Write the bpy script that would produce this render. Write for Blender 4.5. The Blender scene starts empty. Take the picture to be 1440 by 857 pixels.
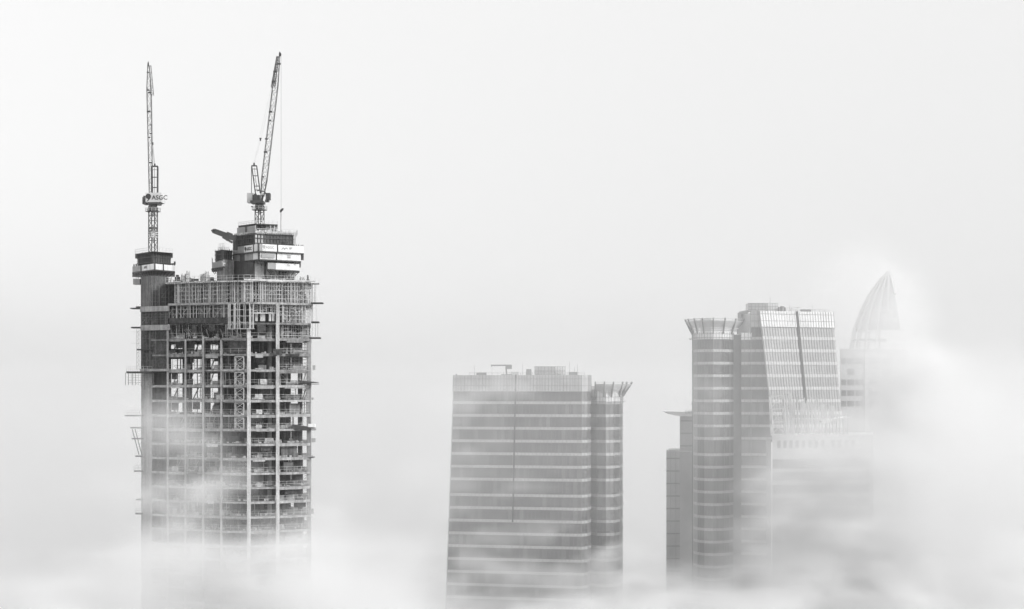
import bpy, math, random
from mathutils import Vector
random.seed(7)
R = math.radians
scene = bpy.context.scene
COL = scene.collection
F = 2687.0      # focal length of the view in photo pixels
EYE = 150.0     # height of the eye above the street, m
HOR = 540.0     # photo row of the horizon

def X(px, d): return (px - 720.0) * d / F
def Z(py, d): return EYE + (HOR - py) * d / F
def P(px, py, d): return Vector((X(px, d), d, Z(py, d)))
def G(pts): return [(X(a, d), d) for a, d in pts]

# ------------------------------------------------------------------ materials
def mat(name, base, rough=0.7, var=0.25, scale=0.25, streak=0.0, metal=0.0, bump=0.0, spec=0.5, fine=0.0, ior=None, panes=False):
    m = bpy.data.materials.new(name); m.use_nodes = True
    nt = m.node_tree; N = nt.nodes; L = nt.links
    b = N['Principled BSDF']
    b.inputs['Roughness'].default_value = rough
    b.inputs['Metallic'].default_value = metal
    b.inputs['Specular IOR Level'].default_value = spec
    if ior: b.inputs['IOR'].default_value = ior
    geo = N.new('ShaderNodeNewGeometry')
    no = N.new('ShaderNodeTexNoise'); no.inputs['Scale'].default_value = scale; no.inputs['Detail'].default_value = 5
    L.new(geo.outputs['Position'], no.inputs['Vector'])
    mr = N.new('ShaderNodeMapRange')
    mr.inputs['From Min'].default_value = 0.3; mr.inputs['From Max'].default_value = 0.7
    mr.inputs['To Min'].default_value = 1 - var; mr.inputs['To Max'].default_value = 1 + var
    L.new(no.outputs['Fac'], mr.inputs['Value'])
    cur = mr.outputs['Result']
    if streak > 0:
        mp = N.new('ShaderNodeMapping'); mp.inputs['Scale'].default_value = (1.6, 1.6, 0.12)
        L.new(geo.outputs['Position'], mp.inputs['Vector'])
        n2 = N.new('ShaderNodeTexNoise'); n2.inputs['Scale'].default_value = 1.0; n2.inputs['Detail'].default_value = 4
        L.new(mp.outputs['Vector'], n2.inputs['Vector'])
        m2 = N.new('ShaderNodeMapRange')
        m2.inputs['From Min'].default_value = 0.35; m2.inputs['From Max'].default_value = 0.65
        m2.inputs['To Min'].default_value = 1 - streak; m2.inputs['To Max'].default_value = 1 + streak * 0.5
        L.new(n2.outputs['Fac'], m2.inputs['Value'])
        mu = N.new('ShaderNodeMath'); mu.operation = 'MULTIPLY'
        L.new(cur, mu.inputs[0]); L.new(m2.outputs['Result'], mu.inputs[1]); cur = mu.outputs[0]
    if fine > 0:
        n3 = N.new('ShaderNodeTexNoise'); n3.inputs['Scale'].default_value = 2.2; n3.inputs['Detail'].default_value = 3
        L.new(geo.outputs['Position'], n3.inputs['Vector'])
        m3 = N.new('ShaderNodeMapRange')
        m3.inputs['From Min'].default_value = 0.35; m3.inputs['From Max'].default_value = 0.65
        m3.inputs['To Min'].default_value = 1 - fine; m3.inputs['To Max'].default_value = 1 + fine
        L.new(n3.outputs['Fac'], m3.inputs['Value'])
        mu = N.new('ShaderNodeMath'); mu.operation = 'MULTIPLY'
        L.new(cur, mu.inputs[0]); L.new(m3.outputs['Result'], mu.inputs[1]); cur = mu.outputs[0]
    if panes:      # every pane its own tone: picked at random, as with blinds
        sn_ = N.new('ShaderNodeVectorMath'); sn_.operation = 'SNAP'; sn_.inputs[1].default_value = (1.25, 40.0, 4.217)
        L.new(geo.outputs['Position'], sn_.inputs[0])
        wn = N.new('ShaderNodeTexWhiteNoise'); wn.noise_dimensions = '3D'; L.new(sn_.outputs[0], wn.inputs['Vector'])
        pw = N.new('ShaderNodeMath'); pw.operation = 'POWER'; pw.inputs[1].default_value = 3.0; L.new(wn.outputs['Value'], pw.inputs[0])
        pm = N.new('ShaderNodeMath'); pm.operation = 'MULTIPLY_ADD'; pm.inputs[1].default_value = 1.3; pm.inputs[2].default_value = 0.7; L.new(pw.outputs[0], pm.inputs[0])
        mu = N.new('ShaderNodeMath'); mu.operation = 'MULTIPLY'; L.new(cur, mu.inputs[0]); L.new(pm.outputs[0], mu.inputs[1]); cur = mu.outputs[0]
    fin = N.new('ShaderNodeMath'); fin.operation = 'MULTIPLY'; fin.inputs[1].default_value = base
    L.new(cur, fin.inputs[0])
    cc = N.new('ShaderNodeCombineColor')
    for k in range(3): L.new(fin.outputs[0], cc.inputs[k])
    L.new(cc.outputs[0], b.inputs['Base Color'])
    if bump > 0:
        bp = N.new('ShaderNodeBump'); bp.inputs['Strength'].default_value = bump; bp.inputs['Distance'].default_value = 0.05
        L.new(no.outputs['Fac'], bp.inputs['Height']); L.new(bp.outputs['Normal'], b.inputs['Normal'])
    return m

M = dict(
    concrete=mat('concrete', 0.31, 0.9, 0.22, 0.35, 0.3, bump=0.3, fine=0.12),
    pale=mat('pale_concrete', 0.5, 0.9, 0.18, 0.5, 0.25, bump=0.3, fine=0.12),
    core=mat('core_concrete_shaded', 0.12, 0.9, 0.35, 0.3, 0.4, fine=0.2),  # darker concrete: the shade of the interior put into its colour
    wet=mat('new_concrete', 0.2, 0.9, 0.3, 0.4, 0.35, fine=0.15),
    steel=mat('galvanised_steel', 0.5, 0.5, 0.2, 0.8, metal=0.0),
    dark=mat('dark_steel', 0.045, 0.55, 0.3, 0.5),
    crane=mat('crane_paint', 0.07, 0.5, 0.3, 0.6),
    cranel=mat('crane_pale_paint', 0.55, 0.5, 0.15, 0.6),
    ply=mat('form_plywood', 0.028, 0.6, 0.35, 0.6, 0.3),
    ply2=mat('form_plywood_grey', 0.075, 0.6, 0.35, 0.6, 0.3),  # lighter plywood; on right form faces it paints in the sun side
    skirt=mat('screen_sheet', 0.72, 0.6, 0.12, 0.7, 0.12),
    skirtg=mat('screen_sheet_grey', 0.3, 0.6, 0.15, 0.7, 0.15),
    net=mat('debris_net', 0.06, 0.95, 0.4, 0.8, 0.3, fine=0.4),
    ink=mat('sign_ink', 0.03, 0.6, 0.1),
    inkg=mat('sign_ink_faded', 0.3, 0.6, 0.1),
    bag=mat('pale_bags', 0.7, 0.8, 0.2, 1.5),
    timber=mat('timber', 0.28, 0.85, 0.3, 1.2),
    glass=mat('window_glass', 0.048, 0.3, 0.35, 0.12, 0.0, fine=0.1, ior=2.05, panes=True),
    band=mat('spandrel_panel', 0.36, 0.35, 0.08, 0.5),
    mull=mat('mullion_metal', 0.17, 0.45, 0.1, 0.5),
    para=mat('parapet_panel', 0.4, 0.4, 0.1, 0.4),
    groove=mat('groove_metal', 0.05, 0.5, 0.1),
    roof=mat('roof_membrane', 0.3, 0.9, 0.2),
    stone=mat('tower_cladding', 0.3, 0.6, 0.12, 0.15),
    white=mat('white_cladding', 0.6, 0.6, 0.1, 0.2),
    ground=mat('sandy_ground', 0.16, 0.95, 0.25, 0.01),
)

# ------------------------------------------------------------------ mesh builder
ORG = {}
class MB:
    def __init__(s): s.v = []; s.f = []
    def loft(s, A, za, B, zb, cap=True):
        n = len(A); o = len(s.v)
        s.v += [(x, y, za) for x, y in A] + [(x, y, zb) for x, y in B]
        for i in range(n):
            j = (i + 1) % n
            s.f.append((o + i, o + j, o + n + j, o + n + i))
        if cap:
            s.f.append(tuple(o + n + i for i in range(n)))
            s.f.append(tuple(o + i for i in reversed(range(n))))
        return s
    def prism(s, A, z0, z1): return s.loft(A, z0, A, z1)
    def box(s, x0, x1, y0, y1, z0, z1): return s.prism([(x0, y0), (x1, y0), (x1, y1), (x0, y1)], z0, z1)
    def wall(s, a, b, z0, z1, t, out=0.0):
        # upright panel from plan point a to b; a->b runs left to right seen from outside; thickness t going inward
        a = Vector(a[:2]); b = Vector(b[:2]); d = (b - a).normalized(); n = Vector((d.y, -d.x))
        a0 = a + n * out; b0 = b + n * out; a1 = a0 - n * t; b1 = b0 - n * t
        return s.prism([tuple(a0), tuple(b0), tuple(b1), tuple(a1)], z0, z1)
    def bar(s, p, q, w, h=None):
        p = Vector(p); q = Vector(q); h = h or w
        d = q - p
        if d.length < 1e-5: return s
        d.normalize()
        up = Vector((0, 0, 1)) if abs(d.z) < 0.95 else Vector((0, 1, 0))
        a = d.cross(up).normalized(); b = a.cross(d).normalized()
        o = len(s.v)
        for c in (p, q):
            for (i, j) in ((-1, -1), (1, -1), (1, 1), (-1, 1)):
                s.v.append(tuple(c + a * (i * w / 2) + b * (j * h / 2)))
        for i in range(4):
            j = (i + 1) % 4
            s.f.append((o + i, o + j, o + 4 + j, o + 4 + i))
        s.f.append((o + 3, o + 2, o + 1, o)); s.f.append((o + 4, o + 5, o + 6, o + 7))
        return s
    def cyl(s, c, r, z0, z1, n=12):
        return s.prism([(c[0] + r * math.cos(2 * math.pi * i / n), c[1] + r * math.sin(2 * math.pi * i / n)) for i in range(n)], z0, z1)
    def poly(s, pts, n, t):
        # flat outline in 3d given thickness t along n
        o = len(s.v); k = len(pts); n = Vector(n) * t
        s.v += [tuple(Vector(p)) for p in pts] + [tuple(Vector(p) + n) for p in pts]
        s.f.append(tuple(o + i for i in range(k))); s.f.append(tuple(o + k + i for i in reversed(range(k))))
        for i in range(k):
            j = (i + 1) % k
            s.f.append((o + j, o + i, o + k + i, o + k + j))
        return s
    def build(s, name, m, parent=None, label=None):
        me = bpy.data.meshes.new(name)
        org = ORG.get(parent.name, Vector((0, 0, 0))) if parent else Vector((0, 0, 0))
        if parent is None and s.v:
            zs = min(v[2] for v in s.v); n = len(s.v)
            org = Vector((sum(v[0] for v in s.v) / n, sum(v[1] for v in s.v) / n, zs))
        me.from_pydata([(x - org.x, y - org.y, z - org.z) for x, y, z in s.v], [], s.f)
        me.update()
        import bmesh
        bm = bmesh.new(); bm.from_mesh(me); bmesh.ops.recalc_face_normals(bm, faces=bm.faces); bm.to_mesh(me); bm.free()
        me.materials.append(m)
        o = bpy.data.objects.new(name, me); COL.objects.link(o)
        if parent: o.parent = parent
        else: o.location = org
        ORG[o.name] = org
        if label: o['label'] = label
        return o

def thing(name, label, cat, loc, group=None):
    o = bpy.data.objects.new(name, None); COL.objects.link(o)
    o.empty_display_size = 0.5
    o.location = loc; ORG[o.name] = Vector(loc)
    o['label'] = label; o['category'] = cat
    if group: o['group'] = group
    return o
def tag(o, label, cat=None, group=None, kind=None):
    if label: o['label'] = label
    if cat: o['category'] = cat
    if group: o['group'] = group
    if kind: o['kind'] = kind
    return o

def lerp(a, b, t): return Vector(a) * (1 - t) + Vector(b) * t
def split(path, step):
    out = []
    for a, b in zip(path[:-1], path[1:]):
        a = Vector(a); b = Vector(b); n = max(1, round((b - a).length / step))
        out += [tuple(a.lerp(b, i / n)) for i in range(n)]
    out.append(tuple(path[-1])); return out
def inset(poly, d):
    # polygon is counter-clockwise when seen from above or clockwise; moves each vertex towards the centroid by d
    c = sum((Vector(p) for p in poly), Vector((0, 0))) / len(poly)
    return [tuple(Vector(p) + (c - Vector(p)).normalized() * d) for p in poly]

def lettering(txt, size, origin, t, n, m, parent, name='lettering', bold=0.0):
    cu = bpy.data.curves.new('t', 'FONT'); cu.body = txt; cu.size = size; cu.extrude = 0.01; cu.offset = bold
    cu.resolution_u = 3
    ob = bpy.data.objects.new('t', cu); COL.objects.link(ob)
    bpy.context.view_layer.update()
    me = bpy.data.meshes.new_from_object(ob.evaluated_get(bpy.context.evaluated_depsgraph_get()))
    bpy.data.objects.remove(ob); bpy.data.curves.remove(cu)
    t = Vector((t[0], t[1], 0)).normalized(); n = Vector((n[0], n[1], 0)).normalized(); origin = Vector(origin)
    b = MB()
    for v in me.vertices:
        p = origin + t * v.co.x + Vector((0, 0, 1)) * v.co.y + n * (v.co.z + 0.03)
        b.v.append(tuple(p))
    b.f = [tuple(p.vertices) for p in me.polygons]
    bpy.data.meshes.remove(me)
    return b.build(name, m, parent)
def emblem(mb, c, r, t, n):
    # round mark with a curved tail
    t = Vector((t[0], t[1], 0)).normalized(); n = Vector((n[0], n[1], 0)).normalized(); c = Vector(c)
    pts = [c + t * (r * math.cos(a)) + Vector((0, 0, r * math.sin(a))) for a in [2 * math.pi * i / 14 for i in range(14)]]
    mb.poly([p + n * 0.04 for p in pts], -n, 0.03)
    tail = [c + t * (r * x) + Vector((0, 0, r * y)) for x, y in ((-0.2, -0.9), (0.9, -0.4), (0.6, -1.0), (-0.3, -1.9), (-0.7, -1.9), (-0.1, -1.3))]
    mb.poly([p + n * 0.045 for p in tail], -n, 0.03)
    return mb

# ------------------------------------------------------------------ lattice helpers
def lattice(mb, a, b, w0, w1, bay, ch, br, ux, sides=4):
    # lattice boom from a to b: chords ch, braces br; ux = first cross axis
    a = Vector(a); b = Vector(b); d = (b - a).normalized(); ux = Vector(ux); ux = (ux - d * ux.dot(d)).normalized(); uy = d.cross(ux).normalized()
    L = (b - a).length; n = max(2, round(L / bay))
    offs = [(-.5, -.5), (.5, -.5), (.5, .5), (-.5, .5)] if sides == 4 else [(-.5, 0), (.5, 0), (0, .85)]
    def pt(k, i):
        w = w0 + (w1 - w0) * i / n; o = offs[k]
        return a + d * (L * i / n) + ux * (o[0] * w) + uy * (o[1] * w)
    K = len(offs)
    for k in range(K): mb.bar(pt(k, 0), pt(k, n), ch)
    for i in range(n):
        for k in range(K):
            j = (k + 1) % K
            mb.bar(pt(k, i), pt(j, i), br)
            if i % 2: mb.bar(pt(k, i), pt(j, i + 1), br)
            else: mb.bar(pt(j, i), pt(k, i + 1), br)
    for k in range(K): mb.bar(pt(k, n), pt((k + 1) % K, n), br)
    return mb

def rail(mb, path, z, h=1.1, step=1.6, w=0.05, skip=0.0):
    pts = split(path, step)
    for p in pts:
        if random.random() >= skip: mb.bar((p[0], p[1], z), (p[0], p[1], z + h), w)
    for a, b in zip(path[:-1], path[1:]):
        for hh in (h * 0.5, h):
            mb.bar((a[0], a[1], z + hh), (b[0], b[1], z + hh), w * 0.8)
    return mb

def falsework(mb, path, z0, z1, back=((0.0), (1.3), (2.6)), step=0.8, w=0.1, lev=4, dens=1.0, diag=0.5):
    pts = split(path, step)
    for r in back:
        prev = None
        for i, p in enumerate(pts):
            q = (p[0], p[1] + r)
            if random.random() > dens: prev = q; continue
            ww = w * random.choice((0.6, 0.7, 0.9, 1.1, 1.7))
            jx = random.uniform(-.3, .3) * step
            mb.bar((q[0] + jx, q[1], z0), (q[0] + jx, q[1], z1), ww)
            if prev is not None:
                for k in range(1, lev):
                    if random.random() < 0.8:
                        zz = z0 + (z1 - z0) * k / lev + random.uniform(-.05, .05)
                        mb.bar((prev[0], prev[1], zz), (q[0], q[1], zz), w * 0.5)
                if random.random() < diag:
                    k = random.randrange(lev); za = z0 + (z1 - z0) * k / lev; zb = z0 + (z1 - z0) * (k + 1) / lev
                    if random.random() < .5: za, zb = zb, za
                    mb.bar((prev[0], prev[1], za), (q[0], q[1], zb), w * 0.55)
            prev = q
    return mb

# ================================================================== CONSTRUCTION TOWER
TZ = lambda y: Z(y, 420.0)
front = G([(236, 427.5), (261, 425.5), (286, 423.5), (311, 421.6), (349, 419.6), (390, 422.0), (437, 427.0)])
plan = G([(199, 433), (236, 427.6), (261, 425.6), (286, 423.6), (312, 421.6), (313, 420.3), (347, 419.4), (349, 419.9), (390, 422.1), (437, 427.1), (437.5, 452), (400, 457), (236, 457), (200, 452)])
lv = [476, 498, 520, 542, 563, 584, 604, 624.5, 645, 665.5, 686, 706, 727, 747, 768, 788, 809, 829, 850, 871]
tower = thing('construction_tower', 'unfinished concrete high rise with open floors, scaffolding and two cranes on top', 'building', (X(320, 438), 438, 0))
for i, y in enumerate(lv):
    b = MB(); z = TZ(y)
    pl = [(x + random.uniform(-.12, .12), yy + random.uniform(-.12, .12)) for x, yy in plan]
    b.prism(pl, z - 0.36, z)
    # edge beams of uneven depth, bay by bay
    for a, c in zip(front[:-1], front[1:]):
        h = random.choice((0.42, 0.48, 0.5, 0.62))
        if random.random() < .85: b.wall(lerp(a, c, .03), lerp(a, c, .97), z - h, z + random.choice((0.02, 0.12)), 0.4, out=random.choice((0.16, 0.2, 0.26)))
    b.build('floor_slab', M['concrete'] if i > 1 else M['wet'], tower)
# slabs of the top storeys
def slab(y, poly, th, m, name='floor_slab'):
    z = TZ(y); return MB().prism(poly, z - th, z).build(name, M[m], tower)
slab(453.5, G([(238, 430), (311, 424), (349, 422), (390, 422.6), (437, 427.3), (437, 452), (238, 455)]), 0.4, 'wet')
slab(425, G([(236, 428), (311, 421.4), (345, 419), (358, 418.8), (440, 427), (440, 452), (236, 455)]), 0.45, 'concrete')
slab(394.5, G([(233, 428.5), (311, 421), (343, 418.6), (437, 426), (438, 452), (233, 456)]), 0.35, 'concrete')
# wing beams
for (y0, y1, pa, pb, o) in ((428.5, 436, 197, 238, 0.0), (455.5, 463, 197.5, 239, 0.1), (518.5, 522, 197, 237, 0.1)):
    MB().prism(G([(pa, 431 - o), (pb, 426.6 - o), (pb, 429), (pa, 433.5)]), TZ(y1), TZ(y0)).build('edge_beam', M['concrete'], tower)
# columns
zb = TZ(890)
def column(px, d, w, ytop, m='concrete', dep=None, rnd=False, ybot=890):
    b = MB(); x = X(px, d); dep = dep or w
    if rnd: b.cyl((x, d), w / 2, TZ(ybot), TZ(ytop))
    else: b.box(x - w / 2, x + w / 2, d - 0.35, d - 0.35 + dep, TZ(ybot), TZ(ytop))
    return b.build('column', M[m], tower)
for px, d, w, yt, m in ((236, 427.4, .42, 463, 'concrete'), (261, 425.3, .38, 476, 'concrete'), (286, 423.2, .44, 472, 'concrete'), (311.5, 421.0, .42, 478, 'concrete'),
                       (350, 419.3, .72, 462, 'pale'), (390.5, 421.7, .68, 428, 'pale'), (434.5, 427.2, .95, 476, 'concrete')):
    column(px, d, w, yt, m)
column(379, 428.5, 0.95, 455, 'pale', rnd=True)
column(368, 436, 0.9, 455, 'concrete', rnd=True)
column(422, 441, 1.0, 455, 'core'); column(399, 431, 0.8, 455, 'core', rnd=True)
for px, d in ((264, 440), (288, 438), (325, 434), (336, 430)): column(px, d, .8, 455, 'core')
# core walls and rear walls
MB().prism(G([(322, 445), (409, 445), (409, 449), (322, 451)]), TZ(890), TZ(395)).build('core_or_backing_wall', M['core'], tower)
MB().prism(G([(352, 437), (356, 437), (356, 446), (352, 446)]), TZ(890), TZ(400)).build('core_or_backing_wall', M['core'], tower)
MB().prism(G([(318, 433), (322, 433), (322, 451), (318, 451)]), TZ(890), TZ(400)).build('core_or_backing_wall', M['core'], tower)
floors = [453.5] + lv
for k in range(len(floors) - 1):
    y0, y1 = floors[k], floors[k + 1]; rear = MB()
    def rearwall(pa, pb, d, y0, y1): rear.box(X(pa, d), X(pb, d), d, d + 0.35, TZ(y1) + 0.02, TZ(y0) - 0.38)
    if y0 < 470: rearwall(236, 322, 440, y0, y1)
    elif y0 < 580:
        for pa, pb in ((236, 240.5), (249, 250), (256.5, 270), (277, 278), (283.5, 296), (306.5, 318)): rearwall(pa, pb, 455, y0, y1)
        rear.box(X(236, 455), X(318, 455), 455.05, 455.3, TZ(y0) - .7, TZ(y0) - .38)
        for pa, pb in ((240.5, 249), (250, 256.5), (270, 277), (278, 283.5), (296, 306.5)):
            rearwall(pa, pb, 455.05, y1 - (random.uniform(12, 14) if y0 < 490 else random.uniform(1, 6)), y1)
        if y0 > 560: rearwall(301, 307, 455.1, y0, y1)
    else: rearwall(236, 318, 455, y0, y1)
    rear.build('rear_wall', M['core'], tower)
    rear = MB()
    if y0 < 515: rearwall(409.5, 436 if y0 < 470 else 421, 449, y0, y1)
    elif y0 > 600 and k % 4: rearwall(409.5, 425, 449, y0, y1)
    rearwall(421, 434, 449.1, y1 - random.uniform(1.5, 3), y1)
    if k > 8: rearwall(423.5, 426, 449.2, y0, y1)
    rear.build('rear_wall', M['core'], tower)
MB().prism(G([(232, 436.5), (322, 431), (322, 432), (232, 437.5)]), TZ(453), TZ(397)).build('core_or_backing_wall', M['net'], tower)  # dark backing added so the open bays read as shaded interior
MB().prism(G([(322, 430), (352, 428), (352, 429), (322, 431)]), TZ(474), TZ(397)).build('core_or_backing_wall', M['net'], tower)  # dark backing sheet, shade behind the corner bay put into colour
MB().prism(G([(354, 434), (428, 436), (428, 437), (354, 435)]), TZ(476), TZ(397)).build('core_or_backing_wall', M['ply2'], tower)  # darker backing added behind the right bays for their inner shade
# left wing: solid stair core, flush pier and recessed bays
MB().prism(G([(198.5, 433), (214, 430.6), (214, 437), (236, 434.5), (236, 452), (199, 452)]), TZ(890), TZ(523)).build('stair_core_wall', M['concrete'], tower)
MB().prism(G([(198, 436), (213, 431), (236, 436), (234, 450), (199, 450)]), TZ(523), TZ(384)).build('stair_core_wall', M['core'], tower)
b = MB()
for y in (542, 563, 584, 604, 624.5, 645, 665.5, 686, 706, 727, 747, 768, 788):
    b.prism(G([(213, 430.3), (236.5, 427.4), (236.5, 434), (213, 437)]), TZ(y) - .5, TZ(y))
    b.prism(G([(198, 432.9), (213.5, 430.5), (213.5, 431), (198, 433.2)]), TZ(y) - .25, TZ(y))
b.build('landing_slab', M['concrete'], tower)
# nets and scaffold sheeting of the wing
for (y0, y1) in ((436.5, 455), (463.5, 518)):
    b = MB().wall(G([(199, 432.4)])[0], G([(236, 428.4)])[0], TZ(y1), TZ(y0), 0.05)
    n = b.build('safety_net', M['net'], tower)
b = MB()
for (y0, y1) in ((436.5, 455), (463.5, 518), (398, 428)):
    falsework(b, G([(200, 431.9), (236, 427.9)]), TZ(y1), TZ(y0), back=(0,), step=1.0, w=.06, lev=5, diag=.25, dens=.8)
b.build('wing_scaffold', M['wet'], tower)
# falsework under the top deck
b = MB(); falsework(b, G([(245, 427.6), (311, 421.8), (343, 419.4)]), TZ(425), TZ(396), back=(0.1, 1.4, 3.2, 5.4), step=.72, w=.115, lev=5, diag=.6)
tag(b.build('falsework', M['steel'], tower), None, kind='stuff')
for i in range(26):
    px = random.uniform(246, 428); d = 431 - (px - 246) * .075 if px < 343 else 423 + (px - 343) * .08
    y = random.uniform(399, 418); MB().box(X(px, d), X(px, d) + random.uniform(.4, 1.8), d, d + .1, TZ(min(424, y + random.uniform(3, 16))), TZ(y)).build('stored_panel', M['wet'], tower)
b = MB(); falsework(b, G([(344, 419.3), (437, 426.3)]), TZ(425), TZ(396), back=(0.1, 1.3, 2.8, 5.0, 8), step=.62, w=.125, lev=5, diag=.7)
falsework(b, G([(438.5, 427), (442.5, 428)]), TZ(425), TZ(396), back=(0, 2), step=.8, w=.06, lev=5)
tag(b.build('falsework', M['steel'], tower), None, kind='stuff')
b = MB(); falsework(b, G([(238, 428.4), (311, 422.6), (321, 422.2)]), TZ(446), TZ(427), back=(0.1, 1.5, 3.4), step=.9, w=.11, lev=3, diag=.6)
tag(b.build('falsework', M['steel'], tower), None, kind='stuff')
b = MB(); falsework(b, G([(392, 422.8), (437, 427.4)]), TZ(453), TZ(427), back=(0.1, 1.3, 2.6, 5), step=.75, w=.12, lev=5, diag=.9)
falsework(b, G([(438, 427.6), (446, 428.4)]), TZ(452), TZ(426), back=(0, 2), step=1.2, w=.05, lev=4, diag=.1)
tag(b.build('falsework', M['steel'], tower), None, kind='stuff')
b = MB(); falsework(b, G([(355, 420.6), (390, 422.4)]), TZ(441), TZ(427), back=(0.1, 1.3, 2.6), step=.8, w=.13, lev=3, diag=.7)
b.bar(P(355, 440.5, 420.4), P(391, 440.5, 422.2), .3, .25)
tag(b.build('falsework', M['steel'], tower), None, kind='stuff')
b = MB()
for (pa, pb) in ((359, 362.5), (366, 373), (378.5, 381.5), (383, 386)):
    b.wall((X(pa, 421.6), 421.6), (X(pb, 421.8), 421.8), TZ(451.5), TZ(441), .5)
b.build('hanging_sheet', M['pale'], tower)
# hanging work scaffold in front of the corner
sc = thing('hanging_scaffold', 'pale pole scaffold hung on the corner of the unfinished tower under its second deck', 'scaffold', P(338, 462, 418))
b = MB(); falsework(b, G([(322, 419.3), (338, 418.4), (356, 418.6)]), Z(462, 419), Z(427, 419), back=(0, 1.1), step=1.05, w=.14, lev=4, diag=.4)
b.build('frame', M['steel'], sc)
MB().prism(G([(319, 419.4), (338, 418.2), (358, 418.4), (358, 419.8), (319, 420.6)]), Z(463, 419), Z(462.3, 419)).build('deck_board', M['pale'], sc)
# dark panels, raking props and nets under the deck
b = MB().wall((X(238, 428.6), 428.6), (X(322, 422.8), 422.8), TZ(453.4), TZ(445.5), .1); b.build('formwork_beam_side', M['net'], tower)
b = MB()
for i in range(34):
    px = 250 + i * 2.2; d = 430 - (px - 240) * .07
    b.bar(P(px, 455, d - 1), P(px + random.uniform(8, 13), 475, d + 1.2), random.choice((.12, .16, .2)))
b.build('raking_props', M['net'], tower)
b = MB()
for px, d in ((240, 427.6), (264, 425.8), (290, 423.8), (310, 422.2)): b.bar(P(px, 463, d), P(px + 4, 476, d), .16)
falsework(b, G([(239, 428), (320, 423)]), TZ(476), TZ(455), back=(1.0, 4), step=2.1, w=.08, lev=2, dens=.6, diag=.2)
b.build('prop_row', M['wet'], tower)
b = MB().prism(G([(322, 421.2), (346, 420), (346, 427), (322, 428)]), TZ(497), TZ(479))
b.prism(G([(320, 421.6), (325, 421.2), (325, 426), (320, 426)]), TZ(482), TZ(464)); b.prism(G([(341, 420.6), (346, 420.4), (346, 425), (341, 425)]), TZ(482), TZ(470))
b.build('debris_net', M['net'], tower, 'dark debris net bundled at the tower corner')
for (pa, pb, y0, y1, d) in ((379, 391, 496, 501, 421), (384, 397, 491, 499, 420.9), (400, 421, 497.5, 500, 423)):
    MB().prism(G([(pa, d), (pb, d + .4), (pb, d + 2), (pa, d + 2)]), TZ(y1), TZ(y0)).build('hanging_net', M['net'], tower)
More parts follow.
